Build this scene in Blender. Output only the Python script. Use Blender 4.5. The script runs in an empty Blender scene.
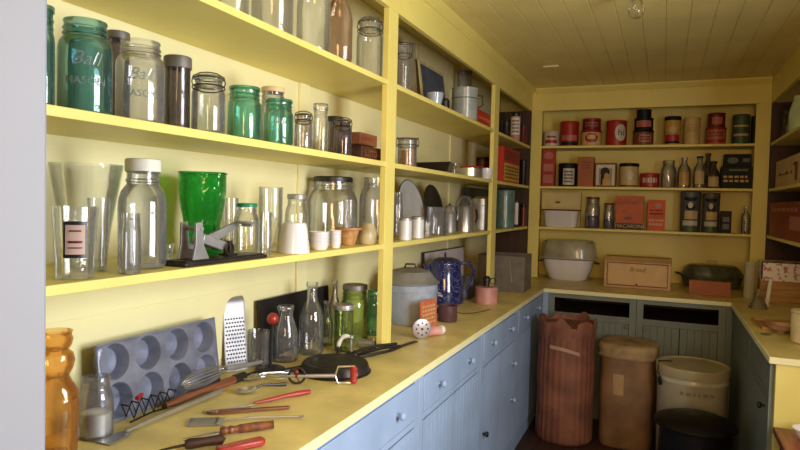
import bpy, bmesh, math, random
from mathutils import Vector, Matrix
random.seed(7)
PI = math.pi
scene = bpy.context.scene
COL = scene.collection
# ------------------------------------------------------------------ camera and room dimensions (metres)
F = 621.48; H = 1.5224
yaw, pitch, roll = .4019, .0361, -.0245
fw = Vector((-math.sin(yaw)*math.cos(pitch), math.cos(yaw)*math.cos(pitch), -math.sin(pitch)))
rt = Vector((math.cos(yaw), math.sin(yaw), 0)); up = rt.cross(fw)
CR = rt*math.cos(roll) - up*math.sin(roll); CU = rt*math.sin(roll) + up*math.cos(roll)
O = Vector((0, 0, H))
XL, XR, D, XC, DC, XCR = -1.0644, .6956, 5.2937, -.7988, 4.6217, .4283
Z1, Z2, Z3, ZC, ZF, ZE = 2.0273, 1.6911, 1.3496, .9173, 2.3209, 2.5083
WL, WB, WR = -1.405, 5.60, 1.00         # wall faces
P1, P1b, P2, P2b = 2.341, 2.435, 4.068, 4.190
YN = .40                                 # near end of the left run
YE = 2.98                                # near end of the right run

def pj(P):
    v = Vector(P)-O; d = v.dot(fw)
    return 400+F*v.dot(CR)/d, 225-F*v.dot(CU)/d, d/F
def ray(px, py): return fw+CR*((px-400)/F)+CU*((225-py)/F)
def onz(px, py, z):
    d = ray(px, py); return O+d*((z-H)/d.z)
def onx(px, py, x):
    d = ray(px, py); return O+d*(x/d.x)
def ony(px, py, y):
    d = ray(px, py); return O+d*(y/d.y)
def bis(fn, lo, hi, t):
    for _ in range(40):
        m = (lo+hi)/2
        if fn(m) < t: lo = m
        else: hi = m
    return (lo+hi)/2
def hgt(P, ytop):
    return bis(lambda h: -pj((P[0], P[1], P[2]+h))[1], 0, 1.6, -ytop)
def atL(px, off, z): return Vector((XL-off, bis(lambda y: pj((XL-off, y, z))[0], .35, 7, px), z))
def atB(px, off, z): return Vector((bis(lambda x: pj((x, D+off, z))[0], -2, 2, px), D+off, z))
def atR(px, off, z): return Vector((XR+off, bis(lambda y: -pj((XR+off, y, z))[0], 2, 7, -px), z))
def htop(P, ytop, r):
    v = Vector((P[0], P[1], 0)).normalized()*r
    def f(h): return -min(pj((P[0]+s*v.x, P[1]+s*v.y, P[2]+h))[1] for s in (-1, 1))
    return bis(f, 0, 1.6, -ytop)
def rad(P, px, w): return w*pj(P)[2]*math.cos(math.atan((px-400)/F))/2
def JL(z, px, ytop, w, off=None):
    r = .04
    for _ in range(4):
        o = off if off is not None else r+.012
        P = atL(px, o, z); r = rad(P, px, w)
    return P, htop(P, ytop, r*.8), r
def JB(z, px, ytop, w, off=None):
    r = .04
    for _ in range(4):
        o = off if off is not None else r+.012
        P = atB(px, o, z); r = rad(P, px, w)
    return P, htop(P, ytop, r*.8), r
def JC(px, py, ytop, w, z=ZC):
    P = onz(px, py, z); r = rad(P, px, w); return P, htop(P, ytop, r*.7), r
def face(P, extra=0):
    return math.atan2(-P[1], -P[0])+PI/2+extra      # local -Y looks back to the doorway

# ------------------------------------------------------------------ materials
def lin(c):
    c = [v/255 for v in c]
    return tuple((v/12.92 if v <= .04045 else ((v+.055)/1.055)**2.4) for v in c)+(1,)
MATS = {}
def mat(name, rgb, rough=.5, metal=0, var=.08, scale=12, bump=.0, bscale=40, coat=0, rgb2=None, thr=None, spec=.5):
    """painted / metal / wood-like surface with procedural variation"""
    if name in MATS: return MATS[name]
    m = bpy.data.materials.new(name); m.use_nodes = True; nt = m.node_tree; N = nt.nodes; L = nt.links
    b = N['Principled BSDF']; b.inputs['Roughness'].default_value = rough; b.inputs['Metallic'].default_value = metal
    b.inputs['Coat Weight'].default_value = coat
    b.inputs['Specular IOR Level'].default_value = spec
    tc = N.new('ShaderNodeTexCoord'); nz = N.new('ShaderNodeTexNoise'); nz.inputs['Scale'].default_value = scale; nz.inputs['Detail'].default_value = 5
    L.new(tc.outputs['Object'], nz.inputs['Vector'])
    cr = N.new('ShaderNodeValToRGB')
    c = lin(rgb); c2 = lin(rgb2) if rgb2 else tuple(max(0, v*(1-var*2.2)) for v in c[:3])+(1,)
    if thr is None:
        cr.color_ramp.elements[0].position = .3; cr.color_ramp.elements[1].position = .65
    else:
        cr.color_ramp.elements[0].position = thr-.03; cr.color_ramp.elements[1].position = thr+.03
    cr.color_ramp.elements[0].color = c2; cr.color_ramp.elements[1].color = c
    L.new(nz.outputs['Fac'], cr.inputs['Fac']); L.new(cr.outputs['Color'], b.inputs['Base Color'])
    if bump:
        n2 = N.new('ShaderNodeTexNoise'); n2.inputs['Scale'].default_value = bscale; n2.inputs['Detail'].default_value = 3
        L.new(tc.outputs['Object'], n2.inputs['Vector'])
        bp = N.new('ShaderNodeBump'); bp.inputs['Strength'].default_value = bump; bp.inputs['Distance'].default_value = .004
        L.new(n2.outputs['Fac'], bp.inputs['Height']); L.new(bp.outputs['Normal'], b.inputs['Normal'])
    MATS[name] = m; return m
def wood(name, rgb, rgb2, rough=.5, axis=2, scale=6):
    if name in MATS: return MATS[name]
    m = bpy.data.materials.new(name); m.use_nodes = True; nt = m.node_tree; N = nt.nodes; L = nt.links
    b = N['Principled BSDF']; b.inputs['Roughness'].default_value = rough
    tc = N.new('ShaderNodeTexCoord'); mp = N.new('ShaderNodeMapping')
    s = [scale*6]*3; s[axis] = scale*.5; mp.inputs['Scale'].default_value = s
    nz = N.new('ShaderNodeTexNoise'); nz.inputs['Scale'].default_value = 1; nz.inputs['Detail'].default_value = 6; nz.inputs['Distortion'].default_value = .6
    L.new(tc.outputs['Object'], mp.inputs['Vector']); L.new(mp.outputs['Vector'], nz.inputs['Vector'])
    cr = N.new('ShaderNodeValToRGB'); cr.color_ramp.elements[0].position = .35; cr.color_ramp.elements[1].position = .65
    cr.color_ramp.elements[0].color = lin(rgb2); cr.color_ramp.elements[1].color = lin(rgb)
    L.new(nz.outputs['Fac'], cr.inputs['Fac']); L.new(cr.outputs['Color'], b.inputs['Base Color'])
    bp = N.new('ShaderNodeBump'); bp.inputs['Strength'].default_value = .3; bp.inputs['Distance'].default_value = .001
    L.new(nz.outputs['Fac'], bp.inputs['Height']); L.new(bp.outputs['Normal'], b.inputs['Normal'])
    MATS[name] = m; return m
def glass(name, tint, edge, rough=.02, base=.012, bump=0, bscale=30, wall=.12):
    """thin-walled glass: clear with a tint, more absorbing and more mirror-like at grazing angles"""
    if name in MATS: return MATS[name]
    m = bpy.data.materials.new(name); m.use_nodes = True; nt = m.node_tree; N = nt.nodes; L = nt.links
    N.remove(N['Principled BSDF']); out = N['Material Output']
    tr = N.new('ShaderNodeBsdfTransparent'); gl = N.new('ShaderNodeBsdfGlossy'); gl.inputs['Roughness'].default_value = rough
    gl.inputs['Color'].default_value = (1, 1, 1, 1)
    lw = N.new('ShaderNodeLayerWeight'); lw.inputs['Blend'].default_value = .35
    mx = N.new('ShaderNodeMix'); mx.data_type = 'RGBA'
    mx.inputs[6].default_value = lin(tint); mx.inputs[7].default_value = lin(edge)
    L.new(lw.outputs['Facing'], mx.inputs[0]); L.new(mx.outputs[2], tr.inputs['Color'])
    ad = N.new('ShaderNodeMath'); ad.operation = 'MULTIPLY_ADD'; ad.inputs[1].default_value = .75; ad.inputs[2].default_value = base; ad.use_clamp = True
    fr = N.new('ShaderNodeFresnel'); fr.inputs['IOR'].default_value = 1.5
    L.new(fr.outputs['Fac'], ad.inputs[0])
    ms = N.new('ShaderNodeMixShader'); L.new(ad.outputs[0], ms.inputs[0]); L.new(tr.outputs[0], ms.inputs[1]); L.new(gl.outputs[0], ms.inputs[2])
    # a little surface haze, as old hand-blown dusty glass has
    df = N.new('ShaderNodeBsdfDiffuse'); df.inputs['Color'].default_value = lin(edge)
    m2 = N.new('ShaderNodeMixShader'); m2.inputs[0].default_value = wall
    L.new(ms.outputs[0], m2.inputs[1]); L.new(df.outputs[0], m2.inputs[2]); L.new(m2.outputs[0], out.inputs['Surface'])
    tc = N.new('ShaderNodeTexCoord'); nz = N.new('ShaderNodeTexNoise'); nz.inputs['Scale'].default_value = bscale; nz.inputs['Detail'].default_value = 2
    L.new(tc.outputs['Object'], nz.inputs['Vector'])
    bp = N.new('ShaderNodeBump'); bp.inputs['Strength'].default_value = bump if bump else .15; bp.inputs['Distance'].default_value = .004
    L.new(nz.outputs['Fac'], bp.inputs['Height'])
    for n in (gl, fr): L.new(bp.outputs['Normal'], n.inputs['Normal'])
    MATS[name] = m; return m
YEL = mat('yellow_paint', (234, 217, 124), .45, var=.05, scale=3, bump=.12, bscale=25)
YELW = mat('pale_yellow_wall_paint', (238, 229, 176), .55, var=.05, scale=2.5, bump=.1, bscale=18)
CEIL = mat('ceiling_paint', (240, 222, 148), .5, var=.08, scale=2, bump=.05)
CTOP = mat('worn_counter_paint', (226, 206, 134), .4, var=.12, scale=7, bump=.15, bscale=30)
BLUE = mat('blue_grey_paint', (156, 178, 212), .5, var=.09, scale=4, bump=.15, bscale=30)
GRN = mat('grey_green_paint', (118, 126, 118), .55, var=.1, scale=4, bump=.15, bscale=30)
WHITEP = mat('white_door_paint', (142, 147, 162), .6, var=.02, scale=3)
DARK = mat('dark_void', (12, 10, 9), .9)
FLOORM = wood('floor_wood', (70, 40, 26), (40, 22, 15), .5, axis=1, scale=4)
BLKI = mat('black_iron', (38, 33, 34), .45, metal=.3, var=.2, bump=.3)
DKMET = mat('dark_metal', (70, 64, 62), .4, metal=.7, var=.2, bump=.2)
STEEL = mat('steel', (206, 204, 202), .28, metal=.85, var=.1, scale=8)
TINP = mat('dull_tin', (178, 176, 178), .40, metal=.55, var=.18, scale=9, bump=.15)
ZINC = mat('zinc', (132, 126, 124), .5, metal=.6, var=.2, scale=14, bump=.2)
GALV = mat('galvanized', (120, 114, 110), .45, metal=.5, var=.15, scale=14, bump=.15)
ENW = mat('white_enamel', (226, 222, 226), .2, var=.03, coat=.5)
ENG = mat('grey_enamel', (166, 176, 196), .22, var=.12, scale=16, coat=.6)
ENB = mat('blue_enamel', (28, 34, 98), .15, coat=.8, rgb2=(28, 34, 98), var=.0)
RED = mat('red_paint', (160, 40, 36), .35, var=.12, coat=.3)
CREAM = mat('cream_paint', (216, 196, 150), .45, var=.08)
DKRED = mat('dark_red_paint', (112, 26, 26), .4, var=.15)
ORNG = mat('orange_card', (206, 98, 48), .6, var=.08)
BLK = mat('black_paint', (24, 22, 24), .4, var=.1)
WHT = mat('white_print', (225, 220, 210), .5, var=.05)
PINKP = mat('pink_paint', (196, 138, 132), .5, var=.15)
BRW = wood('brown_wood', (140, 84, 54), (88, 48, 30), .45, axis=0, scale=9)
BRWZ = wood('brown_wood_upright', (140, 84, 54), (88, 48, 30), .45, axis=2, scale=9)
DBRW = wood('dark_brown_wood', (78, 42, 32), (46, 24, 20), .5, axis=0, scale=9)
TANW = wood('tan_wood', (196, 150, 98), (160, 112, 68), .5, axis=0, scale=7)
GC = glass('clear_glass', (254, 254, 254), (228, 230, 232), wall=.03)
GC2 = glass('cloudy_glass', (250, 250, 251), (206, 206, 214), wall=.05)
GT = glass('teal_glass', (200, 228, 232), (140, 184, 182), wall=.04)
GT2 = glass('sea_green_glass', (214, 242, 238), (144, 206, 184), wall=.04)
GG = glass('green_glass', (150, 226, 166), (70, 176, 80), wall=.10, bump=.8, bscale=45)
GL = glass('pale_green_glass', (238, 244, 220), (186, 206, 132), wall=.05)
GL2 = glass('bottle_green_glass', (218, 240, 226), (140, 190, 144), wall=.06)
GA = glass('amber_glass', (254, 238, 208), (238, 184, 112), wall=.05, bump=.5)
GP = glass('pinkish_glass', (250, 242, 236), (214, 192, 178), wall=.05)
GB = glass('bulb_glass', (250, 248, 240), (190, 180, 150), wall=.03)
GD = glass('smoky_glass', (212, 206, 208), (146, 138, 144), wall=.08)

# ------------------------------------------------------------------ mesh builder
class MB:
    def __init__(s): s.v = []; s.f = []
    def add(s, vs, fs, M=None):
        n = len(s.v)
        s.v += [tuple(M @ Vector(v)) if M is not None else tuple(v) for v in vs]
        s.f += [tuple(i+n for i in f) for f in fs]; return s
    def box(s, x0, x1, y0, y1, z0, z1, M=None):
        v = [(x0,y0,z0),(x1,y0,z0),(x1,y1,z0),(x0,y1,z0),(x0,y0,z1),(x1,y0,z1),(x1,y1,z1),(x0,y1,z1)]
        return s.add(v, [(0,3,2,1),(4,5,6,7),(0,1,5,4),(1,2,6,5),(2,3,7,6),(3,0,4,7)], M)
    def lathe(s, prof, seg=32, M=None, sx=1, sy=1, fn=None, closed=False):
        """prof: (r,z) from bottom to top; r=0 ends become poles"""
        vs = []; fs = []; rings = []
        for r, z in prof:
            if r <= 1e-6: rings.append([len(vs)]); vs.append((0, 0, z))
            else:
                rings.append(list(range(len(vs), len(vs)+seg)))
                for k in range(seg):
                    a = 2*PI*k/seg; rr = r*(fn(a, z) if fn else 1)
                    vs.append((rr*math.cos(a)*sx, rr*math.sin(a)*sy, z))
        pairs = list(zip(rings, rings[1:]))
        if closed: pairs.append((rings[-1], rings[0]))
        for a, b in pairs:
            if len(a) == 1 and len(b) == 1: continue
            for k in range(seg):
                k2 = (k+1) % seg
                if len(a) == 1: fs.append((a[0], b[k2], b[k]))
                elif len(b) == 1: fs.append((a[k], a[k2], b[0]))
                else: fs.append((a[k], a[k2], b[k2], b[k]))
        return s.add(vs, fs, M)
    def tube(s, pts, r, seg=8, M=None, close=False):
        pts = [Vector(p) for p in pts]; n = len(pts); rs = r if isinstance(r, (list, tuple)) else [r]*n
        vs = []; fs = []; u = None
        for i, p in enumerate(pts):
            a = pts[i-1] if (i > 0 or close) else p; b = pts[(i+1) % n] if (i < n-1 or close) else p
            t = (b-a)
            if t.length < 1e-9: t = Vector((0, 0, 1))
            t.normalize()
            if u is None: u = t.orthogonal().normalized()
            u = (u-t*u.dot(t))
            u = u.normalized() if u.length > 1e-6 else t.orthogonal().normalized()
            w = t.cross(u)
            for k in range(seg):
                an = 2*PI*k/seg; vs.append(p+(u*math.cos(an)+w*math.sin(an))*rs[i])
        m = n if close else n-1
        for i in range(m):
            for k in range(seg):
                a, b = i*seg, ((i+1) % n)*seg; k2 = (k+1) % seg
                fs.append((a+k, a+k2, b+k2, b+k))
        if not close:
            fs.append(tuple(range(seg-1, -1, -1))); fs.append(tuple((n-1)*seg+k for k in range(seg)))
        return s.add(vs, fs, M)
    def ring(s, c, R, r, axis='z', seg=24, rs=6, M=None, a0=0, a1=2*PI, sx=1, sy=1):
        full = abs(a1-a0-2*PI) < 1e-6; n = seg if full else seg+1; pts = []
        for k in range(n):
            a = a0+(a1-a0)*k/seg; x, y = R*math.cos(a)*sx, R*math.sin(a)*sy
            q = {'z': (x, y, 0), 'x': (0, x, y), 'y': (x, 0, y)}[axis]
            pts.append((c[0]+q[0], c[1]+q[1], c[2]+q[2]))
        return s.tube(pts, r, rs, M, close=full)
    def prism(s, poly, z0, z1, M=None):
        n = len(poly); v = [(x, y, z0) for x, y in poly]+[(x, y, z1) for x, y in poly]
        f = [tuple(range(n-1, -1, -1)), tuple(range(n, 2*n))]+[(i, (i+1) % n, n+(i+1) % n, n+i) for i in range(n)]
        return s.add(v, f, M)
    def sph(s, c, r, seg=16, sx=1, sy=1, sz=1):
        prof = [(r*math.sin(PI*k/10), -r*math.cos(PI*k/10)*sz) for k in range(11)]
        prof[0] = (0, -r*sz); prof[-1] = (0, r*sz)
        return s.lathe(prof, seg, Matrix.Translation(c), sx, sy)
    def build(s, name, m, parent=None, loc=(0, 0, 0), rz=0, bevel=0, ang=35, rot=None):
        me = bpy.data.meshes.new(name); me.from_pydata(s.v, [], s.f); me.update()
        me.polygons.foreach_set('use_smooth', [True]*len(me.polygons))
        me.set_sharp_from_angle(angle=math.radians(ang))
        me.materials.append(m)
        o = bpy.data.objects.new(name, me); COL.objects.link(o)
        o.location = loc; o.rotation_euler = rot if rot else (0, 0, rz)
        if parent: o.parent = parent
        if bevel:
            b = o.modifiers.new('bevel', 'BEVEL'); b.width = bevel; b.segments = 2; b.limit_method = 'ANGLE'; b.angle_limit = math.radians(40)
        return o
def tag(o, label, cat, group=None, kind=None):
    o['label'] = label; o['category'] = cat
    if group: o['group'] = group
    if kind: o['kind'] = kind
    return o
def thing(name, label, cat, P, rz=0, group=None, rot=None):
    o = bpy.data.objects.new(name, None); COL.objects.link(o); o.location = P
    o.rotation_euler = rot if rot else (0, 0, rz); o.empty_display_size = .05
    return tag(o, label, cat, group)
def struct(o): o['kind'] = 'structure'; return o
def text(body, size, m, parent, M, name='lettering', bend=None, ext=.0006, shear=0, sp=1.0, lift=None):
    cu = bpy.data.curves.new('t', 'FONT'); cu.body = body; cu.size = size; cu.extrude = ext; cu.shear = shear
    cu.align_x = 'CENTER'; cu.align_y = 'CENTER'; cu.resolution_u = 3; cu.space_character = sp
    ob = bpy.data.objects.new('t', cu); COL.objects.link(ob)
    dg = bpy.context.evaluated_depsgraph_get(); dg.update()
    me = bpy.data.meshes.new_from_object(ob.evaluated_get(dg)); bpy.data.objects.remove(ob)
    for v in me.vertices:
        x, y, z = v.co
        if bend:
            a = x/bend; R = bend+z; v.co = (R*math.sin(a), -R*math.cos(a), y)
        else: v.co = (x, -z, y)
    me.transform(M); me.materials.clear(); me.materials.append(m); me.name = name
    o = bpy.data.objects.new(name, me); COL.objects.link(o); o.parent = parent; return o
T = lambda x=0, y=0, z=0: Matrix.Translation((x, y, z))
def patch(parts, R, name, m, parent, flat=False, lift=.0008):
    """printing: list of (cx, cz, w, h, kind) patches on a cylinder of radius R (or a flat face at y=-R); local -Y is the front"""
    b = MB()
    for cx, cz, w, h, kind in parts:
        nu = 12; poly = []
        if kind == 'e':
            up_ = [(cx-w/2*math.cos(PI*k/nu), h/2*math.sin(PI*k/nu)+1e-5) for k in range(nu+1)]
            pl = [(x, cz-q) for x, q in up_]+[(x, cz+q) for x, q in up_[::-1]]
        else:
            pl = [(cx-w/2+w*k/nu, cz-h/2) for k in range(nu+1)]+[(cx+w/2-w*k/nu, cz+h/2) for k in range(nu+1)]
        vs = []; n = len(pl)
        for e in (0, lift):
            for x, z in pl:
                if flat: vs.append((x, -R-e, z))
                else: a = x/R; vs.append(((R+e)*math.sin(a), -(R+e)*math.cos(a), z))
        if True:
            q = nu+1; fs = []
            for k in range(nu):
                a0, a1, b1, b0 = k, k+1, 2*q-2-k, 2*q-1-k
                fs.append((n+a0, n+a1, n+b1, n+b0))
            fs += [(i, (i+1) % n, n+(i+1) % n, n+i) for i in range(n)]
        b.add(vs, fs)
    return b.build(name, m, parent, ang=60)
def scribble(w, rows, z0, z1, k=5, seed=1, cx=0):
    """broken rows of small marks: print too small to read"""
    rnd = random.Random(seed); out = []
    rh = (z1-z0)/rows
    for r in range(rows):
        x = -w/2
        while x < w/2-w*.08:
            ww = rnd.uniform(.08, .2)*w; ww = min(ww, w/2-x)
            out.append((cx+x+ww/2, z0+rh*(r+.5), ww*.82, rh*.55, 'r')); x += ww+w*.03
    return out

# ------------------------------------------------------------------ vessels
def vessel(b, prof, wall=.0028, base=.004, seg=36, fn=None, M=None, sx=1, sy=1):
    """closed wall of glass or metal from an outer profile; open at the top"""
    inner = [(max(r-wall, .0008), max(z, prof[0][1]+base)) for r, z in prof if r > wall]
    full = [(0, prof[0][1])]+list(prof)+[(inner[-1][0], prof[-1][1])]+inner[::-1][1:]+[(0, prof[0][1]+base)]
    return b.lathe(full, seg, M, sx, sy, fn)
STY = {
 'mason': [(.90,0),(.97,.015),(1,.05),(1,.70),(.97,.755),(.88,.80),(.80,.825),(.79,.84),(.84,.85),(.84,.862),(.79,.872),(.79,.895),(.83,.905),(.83,.918),(.78,.93),(.78,.975),(.81,.985),(.80,1)],
 'pint': [(.90,0),(.97,.02),(1,.06),(1,.66),(.97,.72),(.90,.765),(.87,.79),(.91,.80),(.91,.82),(.87,.83),(.87,.87),(.92,.88),(.92,.90),(.86,.91),(.86,.97),(.89,.985),(.88,1)],
 'bail': [(.90,0),(.97,.02),(1,.06),(1,.66),(.96,.72),(.86,.76),(.82,.78),(.86,.79),(.86,.81),(.80,.82),(.80,.87),(.84,.88),(.84,.90)],
 'jug': [(.90,0),(.98,.02),(1,.06),(1,.60),(.97,.68),(.88,.75),(.74,.80),(.66,.825),(.66,.84),(.70,.85),(.70,.87),(.65,.88),(.65,.93),(.70,.94),(.70,1)],
 'wide': [(.88,0),(.97,.02),(1,.07),(1,.62),(.97,.70),(.90,.77),(.80,.83),(.76,.85),(.76,.87),(.79,.88),(.79,.90),(.76,.91),(.76,1)],
 'flare': [(.50,0),(.54,.01),(.66,.35),(.9,.8),(1,1)],
 'tumbler': [(.80,0),(.84,.01),(.88,.35),(1,1)],
 'straight': [(.95,0),(1,.02),(1,.97),(1.03,1)],
 'milk': [(.90,0),(.98,.02),(1,.05),(1,.42),(.95,.52),(.72,.70),(.58,.80),(.54,.88),(.62,.92),(.66,.94),(.66,.98),(.60,1)],
 'bottle': [(.90,0),(.98,.02),(1,.06),(1,.36),(.92,.46),(.66,.62),(.42,.76),(.36,.86),(.36,.93),(.46,.94),(.46,.98),(.40,1)],
 'flask': [(.90,0),(1,.03),(1,.55),(.90,.66),(.62,.76),(.42,.84),(.40,.92),(.48,.93),(.48,1)],
 'vial': [(.9,0),(1,.03),(1,.62),(.9,.70),(.5,.77),(.42,.82),(.42,.92),(.54,.93),(.54,1)],
 'soda': [(.90,0),(1,.03),(1,.45),(.97,.52),(.80,.62),(.50,.74),(.40,.84),(.38,.93),(.48,.94),(.48,1)],
}
def prof(style, h, r): return [(a*r, z*h) for a, z in STY[style]]
def jar(name, label, cat, J, style='mason', g=None, lid=None, lidm=None, fill=None, fillh=.5, emboss=None, group=None, fn=None, sx=1, sy=1, rz=None, wall=.0028, lidh=None):
    P, h, r = J; g = g or GC
    t = thing(name, label, cat, P, face(P) if rz is None else rz, group)
    lh = 0
    if lid == 'cap': lh = lidh or .018
    if lid == 'bail': lh = h*.08
    hb = h-lh*.6 if lid == 'cap' else h
    p = prof(style, hb, r)
    b = MB(); vessel(b, p, wall=wall, base=.006, fn=fn, sx=sx, sy=sy)
    b.build('glass_body', g, t)
    nr = p[-1][0]
    if lid == 'cap':
        b = MB(); z0 = h-lh; R = nr+.0025
        nk = lambda a, z: 1+.012*math.cos(28*a)
        b.lathe([(R*.9, z0-.001), (R, z0), (R, z0+lh*.8), (R*.97, z0+lh*.95), (R*.9, h), (R*.55, h-.001), (0, h-.001)], 56, fn=None, sx=sx, sy=sy); b.build('lid', lidm or ZINC, t)
    if lid == 'bail':
        z0 = p[-1][1]; R = nr
        b = MB(); b.lathe([(R*1.02, z0), (R*1.05, z0+.004), (R*1.0, z0+h*.05), (R*.8, h-.003), (R*.4, h), (0, h)], 32); b.build('glass_lid', GC2, t)
        b = MB(); b.ring((0, 0, h*.80), R*1.04, .0018); b.ring((0, 0, z0+.004), R*1.1, .0018)
        for sg in (-1, 1):
            b.tube([(sg*R*1.06, 0, h*.80), (sg*R*1.18, 0, h*.86), (sg*R*1.08, 0, z0+.01), (sg*R*.55, 0, h+.004), (0, 0, h+.006)], .0016, 6)
            b.tube([(sg*R*1.12, 0, h*.80), (sg*R*1.14, -R*.5, h*.74), (sg*R*.5, -R*1.22, h*.66), (0, -R*1.28, h*.65)], .0016, 6)
        b.build('wire_bail', DKMET, t)
    if fill:
        q = [(max(a-wall-.001, .001), z+.007) for a, z in p if z < hb*fillh]
        b = MB(); b.lathe([(0, .0065)]+q+[(q[-1][0], hb*fillh), (0, hb*fillh+.002)], 28, sx=sx, sy=sy); b.build('contents', fill, t)
    if emboss:
        for body, zz, sz, sh in emboss:
            text(body, sz*h, EMB, t, T(0, 0, zz*h), bend=r+.0002, ext=.0011, shear=sh)
    return t
EMB = glass('embossed_glass', (235, 240, 240), (190, 200, 200), rough=.12, base=.15, wall=.28)
def can(name, label, cat, J, body, top=None, prints=(), rz=None, lid=True, rim=True, group=None, facem=None):
    """tin can: body, lid, seams, label sleeve and its printing; prints = [(patches in fractions of r and h, material, name)]"""
    P, h, r = J
    t = thing(name, label, cat, P, face(P) if rz is None else rz, group)
    b = MB(); b.lathe([(0, 0), (r*.97, 0), (r, .003), (r, .006), (r*.975, .008), (r*.975, h*.86), (r*.95, h*.86), (0, h*.86)], 40); b.build('body', body, t)
    b = MB(); b.lathe([(r*.985, h*.855), (r*1.0, h*.86), (r*1.0, h*.975), (r*.985, h*.99), (r*.93, h), (r*.9, h-.003), (0, h-.003)], 40); b.build('lid', top or body, t)
    for i, (pl, m, nm) in enumerate(prints):
        patch([(x*r, z*h, w*r, hh*h, k) for x, z, w, hh, k in pl], r*.975+.0004+i*.0007, nm, m, t)
    return t
def carton(name, label, cat, C, w, d, h, body, rz=0, prints=(), group=None, bevel=.002, texts=()):
    """box whose printed front is local -Y; C is the centre of its base"""
    t = thing(name, label, cat, C, rz, group)
    MB().box(-w/2, w/2, -d/2, d/2, 0, h).build('box_body', body, t, bevel=bevel)
    for i, (pl, m, nm) in enumerate(prints):
        patch([(x*w, z*h, ww*w, hh*h, k) for x, z, ww, hh, k in pl], d/2+.0002+i*.0008, nm, m, t, flat=True)
    for body_, size, z, m, sh in texts:
        text(body_, size, m, t, T(0, -d/2-.0022, z*h), shear=sh)
    return t
def boxL(z, x0, x1, ytop, off, d):
    a, b = atL(x0, off, z), atL(x1, off, z); C = Vector((XL-off-d/2, (a.y+b.y)/2, z))
    return C, abs(b.y-a.y), d, hgt((XL-off, (a.y+b.y)/2, z), ytop)
def boxB(z, x0, x1, ytop, off, d):
    a, b = atB(x0, off, z), atB(x1, off, z); C = Vector(((a.x+b.x)/2, D+off+d/2, z))
    return C, abs(b.x-a.x), d, hgt(((a.x+b.x)/2, D+off, z), ytop)

# ------------------------------------------------------------------ room shell
def grooved(b, w, z0, z1, bw, t=.015, g=.004, M=None, x0=0):
    """boards side by side along x, front face at y=0, V groove between them"""
    n = max(1, round(w/bw)); bw = w/n; P = [(x0, 0)]
    for k in range(1, n): x = x0+k*bw; P += [(x-g, 0), (x, g*1.5), (x+g, 0)]
    P += [(x0+w, 0), (x0+w, t), (x0, t)]
    b.v_n = len(b.v)
    n_ = len(P); v = [(x, y, z0) for x, y in P]+[(x, y, z1) for x, y in P]
    f = [(i, (i+1) % n_, n_+(i+1) % n_, n_+i) for i in range(n_)]
    b.add(v, f, M)
    # caps
    return b
b = MB(); b.box(WL-.2, WR+.2, .25, WB+.1, -.05, 0); struct(b.build('floor', FLOORM))
RX = lambda a: Matrix.Rotation(math.radians(a), 4, 'X'); RY = lambda a: Matrix.Rotation(math.radians(a), 4, 'Y'); RZ = lambda a: Matrix.Rotation(math.radians(a), 4, 'Z')
b = MB(); grooved(b, WR-WL, 0, WB-.25, .116, t=.03, g=.0035, M=T(WL, .25, ZE) @ Matrix(((1,0,0,0),(0,0,1,0),(0,1,0,0),(0,0,0,1)))); b.box(WL-.1, WR+.1, .25, WB+.1, ZE+.012, ZE+.06)
struct(b.build('ceiling', CEIL, ang=20))
# left wall of wide horizontal boards
b = MB()
zz = [0, .24, .48, .72, .96, 1.20, 1.44, 1.645, 1.88, 2.12, 2.36, ZE]
for a, c in zip(zz, zz[1:]): b.box(WL-.04, WL, .25, WB, a+.0015, c-.0015)
b.box(WL-.08, WL-.003, .25, WB, 0, ZE); struct(b.build('wall_left', YELW))
b = MB()
for a, c in zip(zz, zz[1:]): b.box(WL, WR, WB, WB+.04, a+.001, c-.001)
b.box(WL, WR, WB+.003, WB+.08, 0, ZE); struct(b.build('wall_back', YEL))
b = MB(); b.box(WR, WR+.06, .25, .85, 0, ZE); b.box(WR, WR+.06, 1.85, WB, 0, ZE); b.box(WR, WR+.06, .85, 1.85, 0, .98); b.box(WR, WR+.06, .85, 1.85, 2.10, ZE); struct(b.build('wall_right', YELW))
b = MB()
for q in ((.80, .87, .93, 2.15), (1.83, 1.90, .93, 2.15), (.87, 1.83, .93, 1.0), (.87, 1.83, 2.08, 2.15)): b.box(WR-.018, WR, *q)
b.box(WR+.02, WR+.04, 1.335, 1.365, 1.0, 2.08); b.box(WR+.02, WR+.04, .87, 1.83, 1.53, 1.56)
struct(b.build('window_1', WHITEP, bevel=.002))
b = MB(); b.box(WL, -.60, .25, .40, 0, ZE); b.box(-.60, .86, .25, .40, 2.12, ZE); b.box(.86, WR, .25, .40, 0, ZE); struct(b.build('wall_front', WHITEP))
b = MB(); b.box(-.60, -.5555, .23, .425, 0, 2.12); b.box(-.60, -.566, .425, .433, 0, 2.12); struct(b.build('trim_1', WHITEP, bevel=.004))
b = MB(); b.box(.82, .86, .23, .425, 0, 2.12); struct(b.build('trim_2', WHITEP, bevel=.004))

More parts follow.
